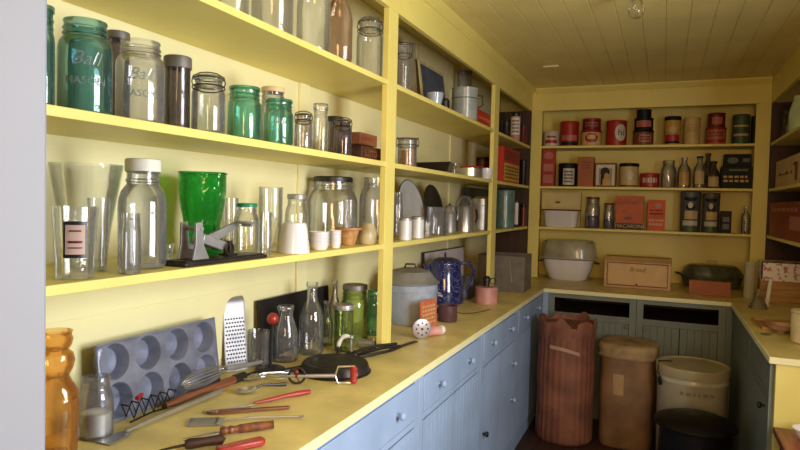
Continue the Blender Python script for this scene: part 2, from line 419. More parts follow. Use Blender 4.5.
# ------------------------------------------------------------------ built-in shelving
CORN = wood('painted_shade_brown', (70, 40, 26), (46, 26, 18), .6, axis=2, scale=5)  # dark brown that paints shade into the corner panels and drawer slots
ST = .022
def crown(b, M, L):
    P = [(0, 0), (.006, 0), (.012, .008), (.030, .030), (.034, .036), (.034, .045), (0, .045)]
    b.prism([(x, y) for x, y in P], 0, L, M)
t = thing('shelving_unit', 'long yellow painted shelving built against the left wall above the blue cupboards', 'shelves', (WL, YN+.03, ZC))
OX, OY, OZ = WL, YN+.03, ZC
def lb(name, x0, x1, y0, y1, z0, z1, m=YEL, bev=.0015, par=None, o=None):
    o = o or (OX, OY, OZ)
    return MB().box(x0-o[0], x1-o[0], y0-o[1], y1-o[1], z0-o[2], z1-o[2]).build(name, m, par or t, bevel=bev)
for z in (Z1, Z2, Z3): lb('shelf', WL+.001, XL-.003, YN+.03, D-.02, z-ST, z-.0008)
for y0, y1 in ((P1, P1b), (P2, P2b)): lb('post', XL-.026, XL, y0, y1, ZC+.001, ZF-.0004)
lb('frieze_board', XL-.024, XL, YN+.03, D, ZF, ZE-.001)
b = MB(); crown(b, T(XL-OX, YN+.03-OY, ZE-.046-OZ) @ Matrix(((1,0,0,0),(0,0,1,0),(0,1,0,0),(0,0,0,1))), D-YN-.03); b.build('crown_moulding', YEL, t)
for y0 in (P1-.14, P2+.08):
    for za, zb in ((ZC+.001, Z3-ST), (Z3, Z2-ST), (Z2, Z1-ST), (Z1, ZF)): lb('wall_batten', WL+.001, WL+.012, y0, y0+.075, za, zb, YELW)
lb('end_panel', WL+.001, XL-.001, D-.018, D, ZC+.001, ZF, CORN)  # far corner shade painted on this panel as dark brown
# back shelving
t = thing('shelving_unit', 'yellow painted tin shelves facing the doorway across the far end of the pantry', 'shelves', (XL, D, ZC)); OX, OY, OZ = XL, D, ZC
for z in (Z1, Z2, Z3): lb('shelf', XL+.05, XR-.052, D+.001, WB-.001, z-ST*.9, z-.0008)
for x0, x1 in ((XL, XL+.090), (XR-.098, XR)): lb('post', x0, x1, D+.0005, D+.024, ZC+.001, ZF-.0004)
lb('frieze_board', XL+.001, XR-.001, D+.001, D+.025, ZF, ZE-.001)
for x0 in (XL+.03, XR-.05): lb('end_panel', x0, x0+.018, D+.024, WB-.001, ZC+.001, ZE-.002)
b = MB(); crown(b, T(.036, 0, ZE-.046-OZ) @ Matrix(((0,0,1,0),(-1,0,0,0),(0,1,0,0),(0,0,0,1))), XR-XL-.04); b.build('crown_moulding', YEL, t)
# right shelving
t = thing('shelving_unit', 'yellow painted shelving built against the right wall, dark inside', 'shelves', (WR, YE, ZC)); OX, OY, OZ = WR, YE, ZC
for z in (Z1, Z2, Z3): lb('shelf', XR+.003, WR-.001, YE+.02, D-.02, z-ST, z-.0008)
lb('post', XR, XR+.025, YE, YE+.09, ZC+.001, ZF-.0004)
lb('end_panel', XR+.025, WR-.001, YE, YE+.018, ZC+.001, ZE-.002)
lb('end_panel', XR+.001, WR-.001, D-.018, D, ZC+.001, ZF, CORN)  # same painted corner shade on the right side
lb('frieze_board', XR, XR+.024, YE, D, ZF, ZE-.001)

# ------------------------------------------------------------------ worktop
t = thing('worktop', 'worn yellow worktop running round three sides of the pantry', 'worktop', (0, 3, ZC-.024))
P = [(WL+.001, YN+.03), (XC, YN+.03), (XC, DC), (XCR, DC), (XCR, YE), (WR-.001, YE), (WR-.001, WB-.001), (WL+.001, WB-.001)]
b = MB(); b.prism([(x, y-3) for x, y in P], 0, .0232); b.build('counter_board', CTOP, t, bevel=.002)
b = MB()
b.box(XC, XC+.004, YN+.03-3, DC-3, -.004, .0236); b.box(XC, XCR, DC-.004-3, DC-3, -.004, .0236); b.box(XCR-.004, XCR, YE-.004-3, DC-3, -.004, .0236); b.box(XCR, WR-.001, YE-.004-3, YE-3, -.004, .0236)
b.build('edge_strip', YELW, t, bevel=.001)

# ------------------------------------------------------------------ base cupboards
def knob(P, m, parent, r=.015, name='knob'):
    b = MB(); b.lathe([(0, 0), (.007, 0), (.006, .010), (r*.8, .014), (r, .020), (r*.9, .026), (r*.5, .030), (0, .031)], 16, RX(90)); return b.build(name, m, parent, loc=P)
ZT = ZC-.0245
def cupboard(label, P, rz, w, d, m, drawer=True, slot=False, bead=.045, knobm=None, door_knobs=(), group=None, toe=.09):
    t = thing('base_cupboard', label, 'cupboard', P, rz, group)
    b = MB(); hs = ZT
    b.box(0, .016, .018, d, 0, hs); b.box(w-.016, w, .018, d, 0, hs); b.box(.016, w-.016, .018, d, toe, toe+.016); b.box(.016, w-.016, d-.012, d, toe, hs)
    b.box(.016, w-.016, .045, .06, 0, toe)
    b.box(.016, w-.016, .06, d-.012, .715, .725)
    b.build('carcass', CORN if slot else m, t)  # behind empty slots the carcass colour is darkened to stand for shade
    b = MB(); s = .045
    b.box(0, s, 0, .018, 0, hs); b.box(w-s, w, 0, .018, 0, hs); b.box(s, w-s, 0, .018, .874, hs); b.box(s, w-s, 0, .018, .708, .732); b.box(s, w-s, 0, .018, 0, toe)
    if slot:
        b.box(s, w-s, 0, .018, .856, .874); b.box(s, w-s, 0, .018, .732, .752)
    if not drawer and not slot: b.box(s, w-s, .003, .018, .732, .874)
    b.build('face_frame', m, t, bevel=.0012)
    if drawer:
        b = MB(); b.box(s+.003, w-s-.003, -.002, .016, .735, .871); dr = b.build('drawer_front', m, t, bevel=.002)
        for kx in (w*.5-.205, w*.5+.205): knob((kx, -.002, .802), knobm or m, dr)
    nd = 2; dw = (w-2*s)/nd
    for i in range(nd):
        x0 = s+i*dw
        b = MB(); grooved(b, dw-.006, toe+.003, .705, bead, t=.014, g=.0022, x0=x0+.003)
        b.box(x0+.003, x0+dw-.003, .0141, .016, toe+.003, .705)
        dr = b.build('cupboard_door', m, t, ang=20)
        for kx, kz, km in door_knobs:
            if x0 < kx < x0+dw: knob((kx, 0, kz), km, dr)
    return t
mods = [(.44, 1.295), (1.297, 2.123), (2.125, 2.965), (2.967, 3.775), (3.777, 4.62)]
lab = ['blue grey cupboard with one wide drawer, nearest the doorway under the left worktop',
       'blue grey cupboard with a two knobbed drawer under the flat black griddle',
       'blue grey cupboard with a two knobbed drawer below the lidded grey stock pot',
       'blue grey cupboard with a two knobbed drawer below the pink oil can',
       'blue grey cupboard at the dark far end of the left row, beside the rusty drum']
XF = XC-.010
for (y0, y1), l in zip(mods, lab):
    w = y1-y0; dk = []
    if y0 > 2.9 and y0 < 3: dk = [(w-.10, .355, BLUE), (w-.10, .575, BLUE), (.075, .36, BLK)]
    cupboard(l, (XF, y0, 0), PI/2, w, abs(WL-XF)-.004, BLUE, knobm=BLUE, door_knobs=dk, group='cupboards along the left side')
back = [(-.765, -.158), (-.156, .402)]
for (x0, x1), l in zip(back, ['green grey cupboard with an empty drawer slot behind the rusty red drum', 'green grey cupboard with an empty drawer slot behind the white lidded tub']):
    w = x1-x0
    cupboard(l, (x0, DC+.012, 0), 0, w, .80, GRN, drawer=False, slot=True, door_knobs=[(w-.03-.03, .69, GRN)] if x0 < -.5 else [(.06, .69, GRN)], group='cupboards across the far end')
# dark filler strips in the corners
MB().box(XF+.001, -.766, DC+.012, DC+.03, 0, ZT).build('trim_3', BLUE)['kind'] = 'structure'
MB().box(.403, XCR+.011, DC+.012, DC+.03, 0, ZT).build('trim_4', GRN)['kind'] = 'structure'
for (y0, y1), l in zip([(3.82, 4.619), (3.02, 3.818)], ['dark green grey cupboard on the right side, far one beside the white tub', 'dark green grey cupboard on the right side, nearer the doorway, with yellow end board']):
    cp = cupboard(l, (XCR+.012, y1, 0), -PI/2, y1-y0, .54, GRN, drawer=False, bead=.06, door_knobs=[(.66, .66, BLK)] if y0 < 3.5 else [], group='cupboards along the right side')
    if y0 < 3.5:
        w = y1-y0; b = MB(); b.box(w+.001, w+.028, .012, .55, 0, ZT); b.build('end_board', YEL, cp, bevel=.002)
        b = MB(); b.box(w-.012, w+.001, -.006, .0, 0, ZT-.002); b.build('corner_strip', GRN, cp, bevel=.001)
# low brown table by the right end
t = thing('side_table', 'low reddish brown wooden table against the yellow cupboard end', 'table', (.72, 2.66, 0))
b = MB(); b.box(-.275, .27, -.30, .30, .605, .631); b.build('table_top', wood('red_brown_wood', (150, 76, 54), (104, 48, 34), .4, axis=1, scale=8), t, bevel=.004)
b = MB(); b.box(-.25, .25, -.275, .275, .53, .605); b.build('apron', DBRW, t)
for x in (-.25, .21):
    for y in (-.275, .235): MB().box(x, x+.04, y, y+.04, 0, .53).build('leg', DBRW, t, bevel=.003)
P = (.548, 2.84, .6312)
b = MB(); b.lathe([(0, 0), (.03, 0), (.034, .004), (.045, .025), (.056, .045), (.054, .045), (.042, .027), (.028, .008), (0, .007)], 32)
tag(b.build('enamel_bowl', ENW, loc=P), 'small white enamel bowl on the low brown table', 'bowl')
# light bulb
t = thing('light_bulb', 'bare clear glass bulb hanging from the board ceiling', 'lamp', (onz(636, 19, ZE-.156).x, onz(636, 19, ZE-.156).y, ZE))
b = MB(); b.lathe([(0, 0), (.045, 0), (.045, -.012), (.022, -.02), (.020, -.045), (0, -.045)][::-1], 24); b.build('socket', CREAM, t)
b = MB(); b.lathe([(0, -.155), (.018, -.151), (.031, -.138), (.036, -.118), (.033, -.098), (.022, -.075), (.015, -.06), (.014, -.046)], 28); b.build('glass_bulb', GB, t)
b = MB(); b.tube([(-.008, 0, -.05), (-.010, 0, -.10), (-.004, 0, -.112), (.004, 0, -.108), (.010, 0, -.10), (.008, 0, -.05)], .0008, 5); b.build('filament', STEEL, t)
P = ony(550, 66, 5.0); P = onz(551, 66, ZE)
tag(MB().box(-.055, .055, -.012, .012, -.008, 0).build('ceiling_bar', YELW, loc=(P.x, P.y, ZE), bevel=.001), 'short pale cleat nailed to the ceiling boards', 'bar')  # short pale bar set under the ceiling boards

# ================================================================== UPPER JAR SHELF, left wall
BM = [('Ball', .56, .20, .35), ('MASON', .33, .12, 0)]
gj = 'old preserving jars along the left shelf'
jar('mason_jar', 'dark teal jar cut off by the door frame, leftmost on the jar shelf', 'jar', JL(Z2, 40, 3, 30, .07), 'pint', GT, 'cap', GT, group=gj, lidh=.012)
jar('mason_jar', 'large teal glass quart jar with open top and raised lettering', 'jar', JL(Z2, 85, 17, 56, .075), 'mason', GT, emboss=BM, group=gj)
jar('mason_jar', 'smoky jar with a zinc cap half hidden behind the large teal jar', 'jar', JL(Z2, 117, 30, 26, .20), 'pint', GD, 'cap', ZINC, group=gj)
jar('mason_jar', 'clear open quart jar with raised lettering right of the large teal jar', 'jar', JL(Z2, 140, 38, 50, .065), 'mason', GC2, emboss=BM, group=gj)
jar('mason_jar', 'tall grey smoked jar with a dark zinc screw cap', 'jar', JL(Z2, 177, 55, 26, .115), 'straight', GD, 'cap', ZINC, lidh=.03, group=gj)
jar('mason_jar', 'clear squat jar with glass lid and wire clamp beside the grey smoked jar', 'jar', JL(Z2, 208, 72, 34, .055), 'bail', GC2, 'bail', group=gj)
jar('mason_jar', 'sea green pint jar, left one of the two side by side', 'jar', JL(Z2, 244, 85, 34, .052), 'pint', GT2, 'cap', GT2, lidh=.010, group=gj)
jar('mason_jar', 'clear jar with pale lid behind the two sea green jars', 'jar', JL(Z2, 272, 86, 25, .15), 'pint', GC2, 'cap', CREAM, lidh=.016, group=gj)
jar('mason_jar', 'sea green pint jar with raised lettering, right one of the pair', 'jar', JL(Z2, 278, 98, 30, .048), 'pint', GT2, 'cap', GT2, lidh=.010, emboss=[('Ball', .5, .19, .35)], group=gj)
jar('mason_jar', 'small clear clamp jar right of the sea green pair', 'jar', JL(Z2, 303, 112, 18, .045), 'bail', GC2, 'bail', group=gj)
jar('glass_bottle', 'narrow clear bottle with glass stopper on the jar shelf', 'bottle', JL(Z2, 320, 103, 16, .055), 'pint', GC, 'cap', GC2, lidh=.022)
jar('mason_jar', 'dark capped jar behind the last clamp jar of the row', 'jar', JL(Z2, 334, 116, 15, .16), 'straight', GD, 'cap', BLK, group=gj)
jar('mason_jar', 'grey clamp jar at the end of the row beside the wooden boxes', 'jar', JL(Z2, 342.5, 118, 18, .05), 'bail', GD, 'bail', group=gj)
C, w, d, h = boxL(Z2, 361.5, 381, 147, .048, .12)
t = carton('wooden_crate', 'long dark red wooden box with stamped lettering beside the post', 'box', C, w, d, h, DBRW, rz=PI/2, texts=[('SUTTON', h*.66, .46, BRW, 0)])
C2, w2, d2, h2 = boxL(Z2+h+.0008, 360, 377, 134, .035, .10)
carton('wooden_box', 'plain red brown wooden box on top of the lettered box', 'box', C2, w2, d2, h2, wood('red_brown_box', (128, 70, 44), (92, 44, 28), axis=0), rz=PI/2)
jar('storage_jar', 'small clamp jar with amber contents just right of the thick post', 'jar', JL(Z2, 407, 139, 19, .05), 'straight', GC2, 'bail', fill=mat('amber_grain', (190, 130, 60), .7, scale=80, var=.2), fillh=.6)
# shallow pans further along
t = thing('baking_pan', 'long shallow black baking pan beyond the amber jar', 'pan', atL(432, .12, Z2), PI/2)
b = MB(); b.lathe([(0, 0), (.19, 0), (.215, .045), (.22, .047), (.22, .049), (.212, .048), (.187, .004), (0, .004)], 4, RZ(45), sx=1, sy=.62)
b.build('pan_body', BLKI, t)
b = MB(); b.tube([(.168, 0, .04), (.20, 0, .043), (.20, .04, .043), (.168, .05, .04)], .004); b.build('handle', BLKI, t)
J = JL(Z2, 454, 163, 13, .06); P, h, r = J
b = MB(); b.lathe([(0, 0), (r*.4, 0), (r*.45, h*.5), (r, h*.75), (r*.95, h), (r*.9, h), (r*.85, h*.8), (0, h*.55)], 24, fn=lambda a, z: 1+.05*math.cos(10*a)); tag(b.build('glass_dish', GC2, loc=P), 'small ruffled glass dish next to the copper rimmed pan', 'dish')
J = JL(Z2, 469, 166, 27, .11); P, h, r = J
t = thing('saucepan', 'shiny shallow pan with a copper red rim by the second post', 'pan', P, .3)
b = MB(); vessel(b, [(r*.9, 0), (r, .012), (r, h-.012)], .002); b.build('pan_body', STEEL, t)
b = MB(); vessel(b, [(r*1.01, h-.012), (r*1.02, h)], .006, base=-.0); b2 = MB(); b2.ring((0, 0, h-.004), r*1.01, .005); b2.build('rim', mat('copper_red', (170, 72, 44), .4, metal=.4), t)
J = JL(Z2, 486, 168, 13, .03); P, h, r = J
b = MB(); vessel(b, [(r*.7, 0), (r*.95, h*.5), (r, h)], .002); tag(b.build('enamel_mug', ENW, loc=P), 'small white enamel bowl tucked against the second post', 'bowl')
J = JL(Z2, 482, 157, 16, .30); P, h, r = J
can('coffee_tin', 'dark red tin standing behind the copper rimmed pan', 'tin', (P, h, r), DKRED, BLK)
# far bay
C, w, d, h = boxL(Z2, 503, 519, 149, .02, .07)
carton('food_box', 'red and yellow printed carton between second post and corner', 'carton', C, w, d, h, mat('box_red', (176, 40, 30), .6), rz=PI/2, prints=[([(0, .3, .92, .5, 'r')], mat('box_yellow', (214, 170, 60), .6), 'yellow_panel'), (scribble(.8, 3, .62, .92, seed=3), BLK, 'upper_printing'), (scribble(.8, 4, .1, .5, seed=4), BLK, 'lower_printing')])
J = JL(Z2, 523, 160, 7, .03); can('spice_tin', 'thin dark tin in the corner beside the red and yellow carton', 'tin', J, BLK, BLK)

# ================================================================== TOP SHELF, left wall
gt = 'tall clear glassware on the top shelf'
jar('glass_jar', 'tall straight clear jar, leftmost in view on the top shelf', 'jar', JL(Z1, 230, -55, 38, .07), 'straight', GC, group=gt)
jar('glass_jar', 'broad straight clear jar second along the top shelf', 'jar', JL(Z1, 272, -50, 42, .075), 'straight', GC, group=gt)
jar('glass_jar', 'clear jar with sloping shoulders third along the top shelf', 'jar', JL(Z1, 313, -28, 34, .065), 'wide', GC, group=gt)
jar('glass_flask', 'pinkish flat sided flask on the top shelf before the clamp jar', 'bottle', JL(Z1, 338, -20, 28, .05), 'flask', GP, sx=1, sy=.7)
jar('glass_jar', 'tall clear clamp jar on the top shelf beside the thick post', 'jar', JL(Z1, 369, 15, 26, .085), 'bail', GC, 'bail', group=gt)
J = JL(Z1, 403, 44, 14, .055)
jar('glass_jar', 'narrow clear jar with twisted wire top right of the thick post', 'jar', J, 'straight', GC2, 'bail', group=gt)
P = atL(414, .20, Z1); h = hgt(P, 42)
t = thing('wooden_board', 'tall weathered grey board standing upright on the top shelf', 'board', P, PI/2-.25, rot=(math.radians(-3), 0, PI/2-.25))
MB().box(-.05, .05, -.01, .01, 0, h).build('plank', wood('weathered_wood', (158, 146, 108), (118, 106, 78), .7, axis=2), t, bevel=.002)
C, w, d, h = boxL(Z1, 424, 448, 66, .14, .012)
t = thing('framed_picture', 'small dark blue grey picture in a pale frame leaning on the top shelf', 'picture', C, rot=(math.radians(-8), 0, PI/2))
MB().box(-w/2, w/2, -.005, .005, 0, h).build('backing', wood('pale_frame', (180, 166, 118), (150, 136, 92), .6, axis=2), t, bevel=.001)
MB().box(-w/2+.018, w/2-.018, -.008, -.0045, .012, h-.02).build('picture', mat('slate_picture', (70, 78, 96), .5, rgb2=(40, 44, 56), scale=18), t)
J = JL(Z1, 435, 92, 17, .045); P, h, r = J
b = MB(); vessel(b, [(r*.72, 0), (r*.95, h*.7), (r, h)], .002); tag(b.build('enamel_cup', ENG, loc=P), 'small pale grey enamel cup in front of the leaning picture', 'cup')
J = JL(Z1, 445, 98, 9, .035); P, h, r = J
b = MB(); b.lathe([(0, 0), (r, 0), (r, h*.8), (r*.6, h), (0, h)], 20); tag(b.build('small_tin', BLK, loc=P), 'small black tin between the enamel cup and the grey pot', 'tin')
J = JL(Z1, 464, 87, 26, .075); P, h, r = J
t = thing('enamel_pot', 'tall grey enamel pot with a dark band on the top shelf', 'pot', P, face(P))
b = MB(); vessel(b, [(r*.96, 0), (r, .01), (r, h*.96), (r*1.03, h)], .003); b.build('pot_body', mat('pale_grey_enamel', (158, 164, 158), .35, var=.12, coat=.3), t)
b = MB(); b.ring((0, 0, h*.68), r*1.005, .0022); b.build('band', DKMET, t)
b = MB(); b.tube([(r, 0, h*.8), (r*1.35, 0, h*.78), (r*1.4, 0, h*.5), (r, 0, h*.4)], .005); b.build('handle', BLK, t)
J = JL(Z1, 463, 70, 14, .25); P, h, r = J
jar('glass_jar', 'faint grey jar standing behind the tall grey pot', 'jar', (P, h, r), 'straight', GC2, 'cap', ZINC, group=gt)
C, w, d, h = boxL(Z1, 478, 490, 112, .03, .08)
carton('red_box', 'small red box on the top shelf beside the second post', 'box', C, w, d, h, mat('box_red', (176, 40, 30)), rz=PI/2, prints=[([(0, .5, .9, .2, 'r')], ORNG, 'label')])
J = JL(Z1, 515, 112, 10, .035)
can('spice_tin', 'white and pink labelled tin on the top shelf near the corner', 'tin', J, PINKP, BLK, [([(0, .5, 1.9, .6, 'r')], WHT, 'label'), (scribble(1.4, 4, .25, .75, seed=5), DKRED, 'printing')])
J = JL(Z1, 506, 120, 9, .05); can('spice_tin', 'dark little tin just left of the white and pink one', 'tin', J, BLK, DKMET)
J = JL(Z1, 523, 124, 7, .04); can('spice_tin', 'dark tin at the very end of the top shelf', 'tin', J, DKRED, DKMET)

# ================================================================== MIDDLE SHELF, left wall
jar('glass_vase', 'large clear flaring bowl shaped vase at the near end of the shelf', 'vase', JL(Z3, 86, 163, 76, .225), 'flare', GC, wall=.004)
t = jar('drinking_glass', 'fluted tumbler with a black framed pink label in front of the large vase', 'glass', JL(Z3, 75, 206, 47, .058), 'tumbler', GC, fn=lambda a, z: 1+.012*math.cos(14*a), wall=.004)
P, h, r = JL(Z3, 75, 206, 47, .058)
patch([(0, h*.55, r*1.02, h*.50, 'r')], r*.96, 'label_border', BLK, t); patch([(0, h*.55, r*.84, h*.40, 'r')], r*.96+.0012, 'label', mat('pink_label', (206, 172, 160), .6), t)
patch([(0, h*.52, r*.6, h*.03, 'r'), (0, h*.67, r*.5, h*.02, 'r'), (0, h*.44, r*.6, h*.015, 'r')], r*.96+.0024, 'printing', DKRED, t)
jar('drinking_glass', 'plain tumbler behind the labelled fluted tumbler', 'glass', JL(Z3, 98, 198, 24, .125), 'tumbler', GC)
jar('glass_jug', 'big ribbed clear milk jug with a white screw cap', 'jug', JL(Z3, 142, 158, 49, .10), 'jug', GC2, 'cap', WHT, lidh=.03, fn=lambda a, z: 1+.01*math.cos(18*a))
jar('glass_bottle', 'small clear fluted bottle in front of the white capped jug', 'bottle', JL(Z3, 130, 213, 22, .030), 'pint', GC2, fn=lambda a, z: 1+.02*math.cos(10*a), wall=.002)
J = JL(Z3, 167, 243, 13, .10); P, h, r = J
t = thing('glass_cup', 'tiny clear cup with handle between the milk jug and green vase', 'cup', P, -.5)
b = MB(); vessel(b, [(r*.8, 0), (r, h)], .002); b.build('cup_body', GC, t); b = MB(); b.ring((r*1.25, 0, h*.5), r*.42, .002, 'y'); b.build('handle', GC2, t)
# green glass vase, square and pinched at the waist
P, h, r = JL(Z3, 202, 172, 47, .19)
t = thing('glass_vase', 'bright green textured glass vase pinched at the waist', 'vase', P, .6)
sq = lambda a, z: 1.1/max(abs(math.cos(a)), abs(math.sin(a)))**.45
b = MB(); vessel(b, [(r*v, h*z_) for v, z_ in ((.80,0),(.84,.02),(.82,.15),(.74,.28),(.70,.36),(.78,.50),(.88,.66),(.92,.80),(.92,.92),(.93,1))], .004, fn=sq, seg=48)
b.build('vase_body', GG, t)
b = MB(); n = 40
for nm_, zz_, rr in (('rim', h*.995, .935), ('foot_rim', .006, .82)):
    b = MB(); b.tube([(rr*r*sq(2*PI*k/n, 0)*math.cos(2*PI*k/n), rr*r*sq(2*PI*k/n, 0)*math.sin(2*PI*k/n), zz_) for k in range(n)], .0022, 6, close=True); b.build(nm_, GG, t)
# cast iron press on its base
P = atL(212, .055, Z3); a = atL(173, .055, Z3); c_ = atL(256, .055, Z3); Lh = abs(c_.y-a.y)/2
P.y = (a.y+c_.y)/2
t = thing('lever_press', 'grey cast iron lever press on a flat base before the green vase', 'press', P, PI/2)
b = MB(); b.box(-Lh, Lh, -.04, .04, 0, .010); b.box(-Lh*.95, Lh*.95, -.034, .034, .010, .014); b.build('base_plate', DKMET, t, bevel=.002)
hh = hgt(P, 221)
ZY = Matrix(((1,0,0,0),(0,0,-1,0),(0,1,0,0),(0,0,0,1)))
b = MB()
for y in (-.024, .024):
    b.prism([(-Lh*.76, .014), (-Lh*.40, .014), (-Lh*.52, hh*.45), (-Lh*.56, hh), (-Lh*.70, hh*.98), (-Lh*.70, hh*.5)], y-.003, y+.003, ZY)
b.tube([(-Lh*.58, -.030, hh*.84), (-Lh*.58, .030, hh*.84)], .006); b.box(-Lh*.62, -Lh*.5, -.022, .022, .014, hh*.35); b.build('bracket', TINP, t, bevel=.001)
b = MB(); b.prism([(-Lh*.50, .055), (-Lh*.02, .030), (Lh*.10, .052), (-Lh*.46, hh*.72)], -.019, .019, ZY); b.build('hopper', TINP, t, bevel=.003)
b = MB(); b.prism([(-Lh*.56, .016), (-Lh*.52, .046), (Lh*.68, hh*.97), (Lh*.74, hh*.82), (-Lh*.3, .022)], -.038, -.028, ZY); b.tube([(Lh*.66, -.028, hh*.88), (Lh*.66, .01, hh*.88)], .005); b.lathe([(0, 0), (.026, 0), (.032, .006), (0, .006)], 20, T(Lh*.66, -.004, hh*.92)); b.build('lever', TINP, t, bevel=.0012)
b = MB(); b.box(Lh*.20, Lh*.27, -.012, .012, .014, hh*.5); b.box(Lh*.14, Lh*.34, -.02, .02, .014, .02); b.build('stop_post', DKMET, t, bevel=.001)
b = MB(); b.ring((Lh*.08, -.028, .034), .016, .003, 'y'); b.build('ring', DKMET, t)
jar('storage_jar', 'clear jar with a green rimmed lid behind the iron press', 'jar', JL(Z3, 246, 203, 26, .155), 'wide', GC, 'cap', mat('green_lid', (30, 130, 90), .3), lidh=.012)
jar('drinking_glass', 'small clear glass behind the green lidded jar', 'glass', JL(Z3, 231, 198, 14, .28), 'straight', GC)
jar('glass_tumbler', 'tall clear tumbler left of the white milk glass cup', 'glass', JL(Z3, 270, 187, 24, .16), 'straight', GC)
t = thing('glass_jug', 'clear jug with a slanting handle before the tall tumbler', 'jug', JL(Z3, 265, 212, 14, .055)[0], .4)
P, h, r = JL(Z3, 265, 212, 14, .055)
b = MB(); vessel(b, [(r*.8, 0), (r, h*.4), (r*.85, h)], .002); b.build('jug_body', GC, t); b = MB(); b.tube([(r*.9, 0, h*.95), (r*1.9, 0, h*.8), (r*1.3, 0, h*.15), (r*.9, 0, h*.2)], .003); b.build('handle', GC2, t)
jar('storage_jar', 'clear jar with a tin screw lid behind the white milk glass cup', 'jar', JL(Z3, 296, 194, 24, .15), 'wide', GC, 'cap', TINP, lidh=.018)
P, h, r = JL(Z3, 294, 222, 32, .05)
t = thing('milk_glass_cup', 'upturned white milk glass cup on the shelf edge', 'cup', P, 0)
b = MB(); b.lathe([(r*.96, 0), (r, 0), (r*.97, h*.1), (r*.82, h*.8), (r*.74, h*.97), (r*.66, h), (0, h), ], 36); b.build('cup_body', ENW, t)
gb = 'white bowls stacked beside the milk glass cup'
for px, n, yt, w_, off in ((319, 5, 231, 22, .05), (335, 5, 230, 13, .045)):
    P, h, r = JL(Z3, px, yt, w_, off)
    for k in range(n):
        z0 = k*h/(n+1.2); bh = h/(n+1.2)*2.2
        b = MB(); b.lathe([(0, 0), (r*.66, 0), (r*.72, .003), (r*.83, bh*.5), (r*.90, bh*.84), (r, bh*.93), (r, bh), (r*.95, bh), (r*.80, bh*.62), (r*.55, .006), (0, .005)], 28)
        side = 'left' if px < 330 else 'right'
        nm = ['bottom', 'second from the bottom', 'middle', 'second from the top', 'top'][k]
        tag(b.build('bowl', ENW, loc=(P.x, P.y, P.z+z0)), f'small white bowl, {nm} of the {side} stack of five', 'bowl', gb)
jar('storage_jar', 'large round shouldered clear jar with a black lid', 'jar', JL(Z3, 332, 176, 50, .225), 'wide', GC, 'cap', BLK, lidh=.022)
# wooden bowl, with a glass resting in it
P, h, r = JL(Z3, 348, 227, 24, .085)
t = thing('wooden_bowl', 'tan woven wooden bowl with a glass standing in it', 'bowl', P, 0)
b = MB(); vessel(b, [(r*.55, 0), (r*.62, .01), (r*.88, h*.72), (r*.94, h*.86), (r*1.12, h*.88), (r*1.13, h)], .004, fn=lambda a, z: 1+.01*math.cos(30*a)); b.build('bowl_body', TANW, t)
jar('drinking_glass', 'small ribbed glass standing inside the tan wooden bowl', 'glass', (Vector((P.x, P.y, P.z+.0045)), hgt((P.x, P.y, P.z), 200)-.0045, r*.46), 'straight', GC2, fn=lambda a, z: 1+.02*math.cos(12*a))
P, h, r = JL(Z3, 367, 223, 19, .05)
t = thing('stoneware_jug', 'rounded cream stoneware pot beside the wooden bowl', 'pot', P, 0)
b = MB(); vessel(b, [(r*.8, 0), (r*.98, h*.15), (r, h*.45), (r*.88, h*.75), (r*.62, h*.92), (r*.6, h)], .004); b.build('pot_body', mat('stoneware', (196, 180, 140), .35, rgb2=(140, 116, 76), scale=14), t)
jar('storage_jar', 'tall clear sloping jar partly behind the thick post', 'jar', JL(Z3, 377, 177, 37, .19), 'wide', GC2)
jar('storage_jar', 'clear round jar just right of the thick post', 'jar', JL(Z3, 397.5, 192, 10, .17), 'wide', GC)
gs = 'white lidded shakers'
for px, yt, lb_ in ((405, 217, 'white ribbed shaker, the left one right of the thick post'), (417, 216, 'white ribbed shaker, the right one nearer the silver tray')):
    P, h, r = JL(Z3, px, yt, 13, .04 if px < 410 else .055); t = thing('salt_shaker', lb_, 'shaker', P, 0, gs)
    b = MB(); b.lathe([(0, 0), (r, 0), (r, h*.85), (0, h*.85)], 24, fn=lambda a, z: 1+.02*math.cos(12*a)); b.build('shaker_body', mat('white_aluminium', (222, 220, 224), .35, metal=.1), t)
    b = MB(); b.lathe([(r*1.03, h*.85), (r*1.03, h*.95), (r*.8, h), (0, h)], 24); b.build('cap', TINP, t)
def leaning_tray(name, label, px, ytop, w, m, off, rimm, lean=10):
    P = atL(px, off, Z3); R_ = hgt(P, ytop)/2/math.cos(math.radians(lean)); rx = rad(P, px, w)/math.sin(math.atan2(-P.x, P.y))
    # stands on edge, leaning back on the wall; oval face towards the room
    t = thing(name, label, 'tray', P, rot=(0, math.radians(-lean), 0))
    M_ = T(0, 0, R_) @ RY(90)
    b = MB(); b.lathe([(0, 0), (R_*.80, 0), (R_*.86, .004), (R_*.97, .006), (R_, .009), (R_*.97, .010), (R_*.84, .008), (R_*.78, .003), (0, .003)], 48, M_, sx=1, sy=rx/R_); b.build('tray_body', m, t)
    b = MB(); b.ring((0, 0, .008), R_*.99, .003, sx=1, sy=rx/R_, M=M_, seg=48); b.build('rim', rimm, t)
leaning_tray('oval_tray', 'oval silver tray with a dark rim leaning on the wall', 414, 180, 24, mat('tray_silver', (206, 204, 206), .35, metal=.3), .17, DKMET)
leaning_tray('oval_tray', 'dark brown oval tray leaning behind the glassware', 436, 185, 18, DKMET, .19, DKMET)
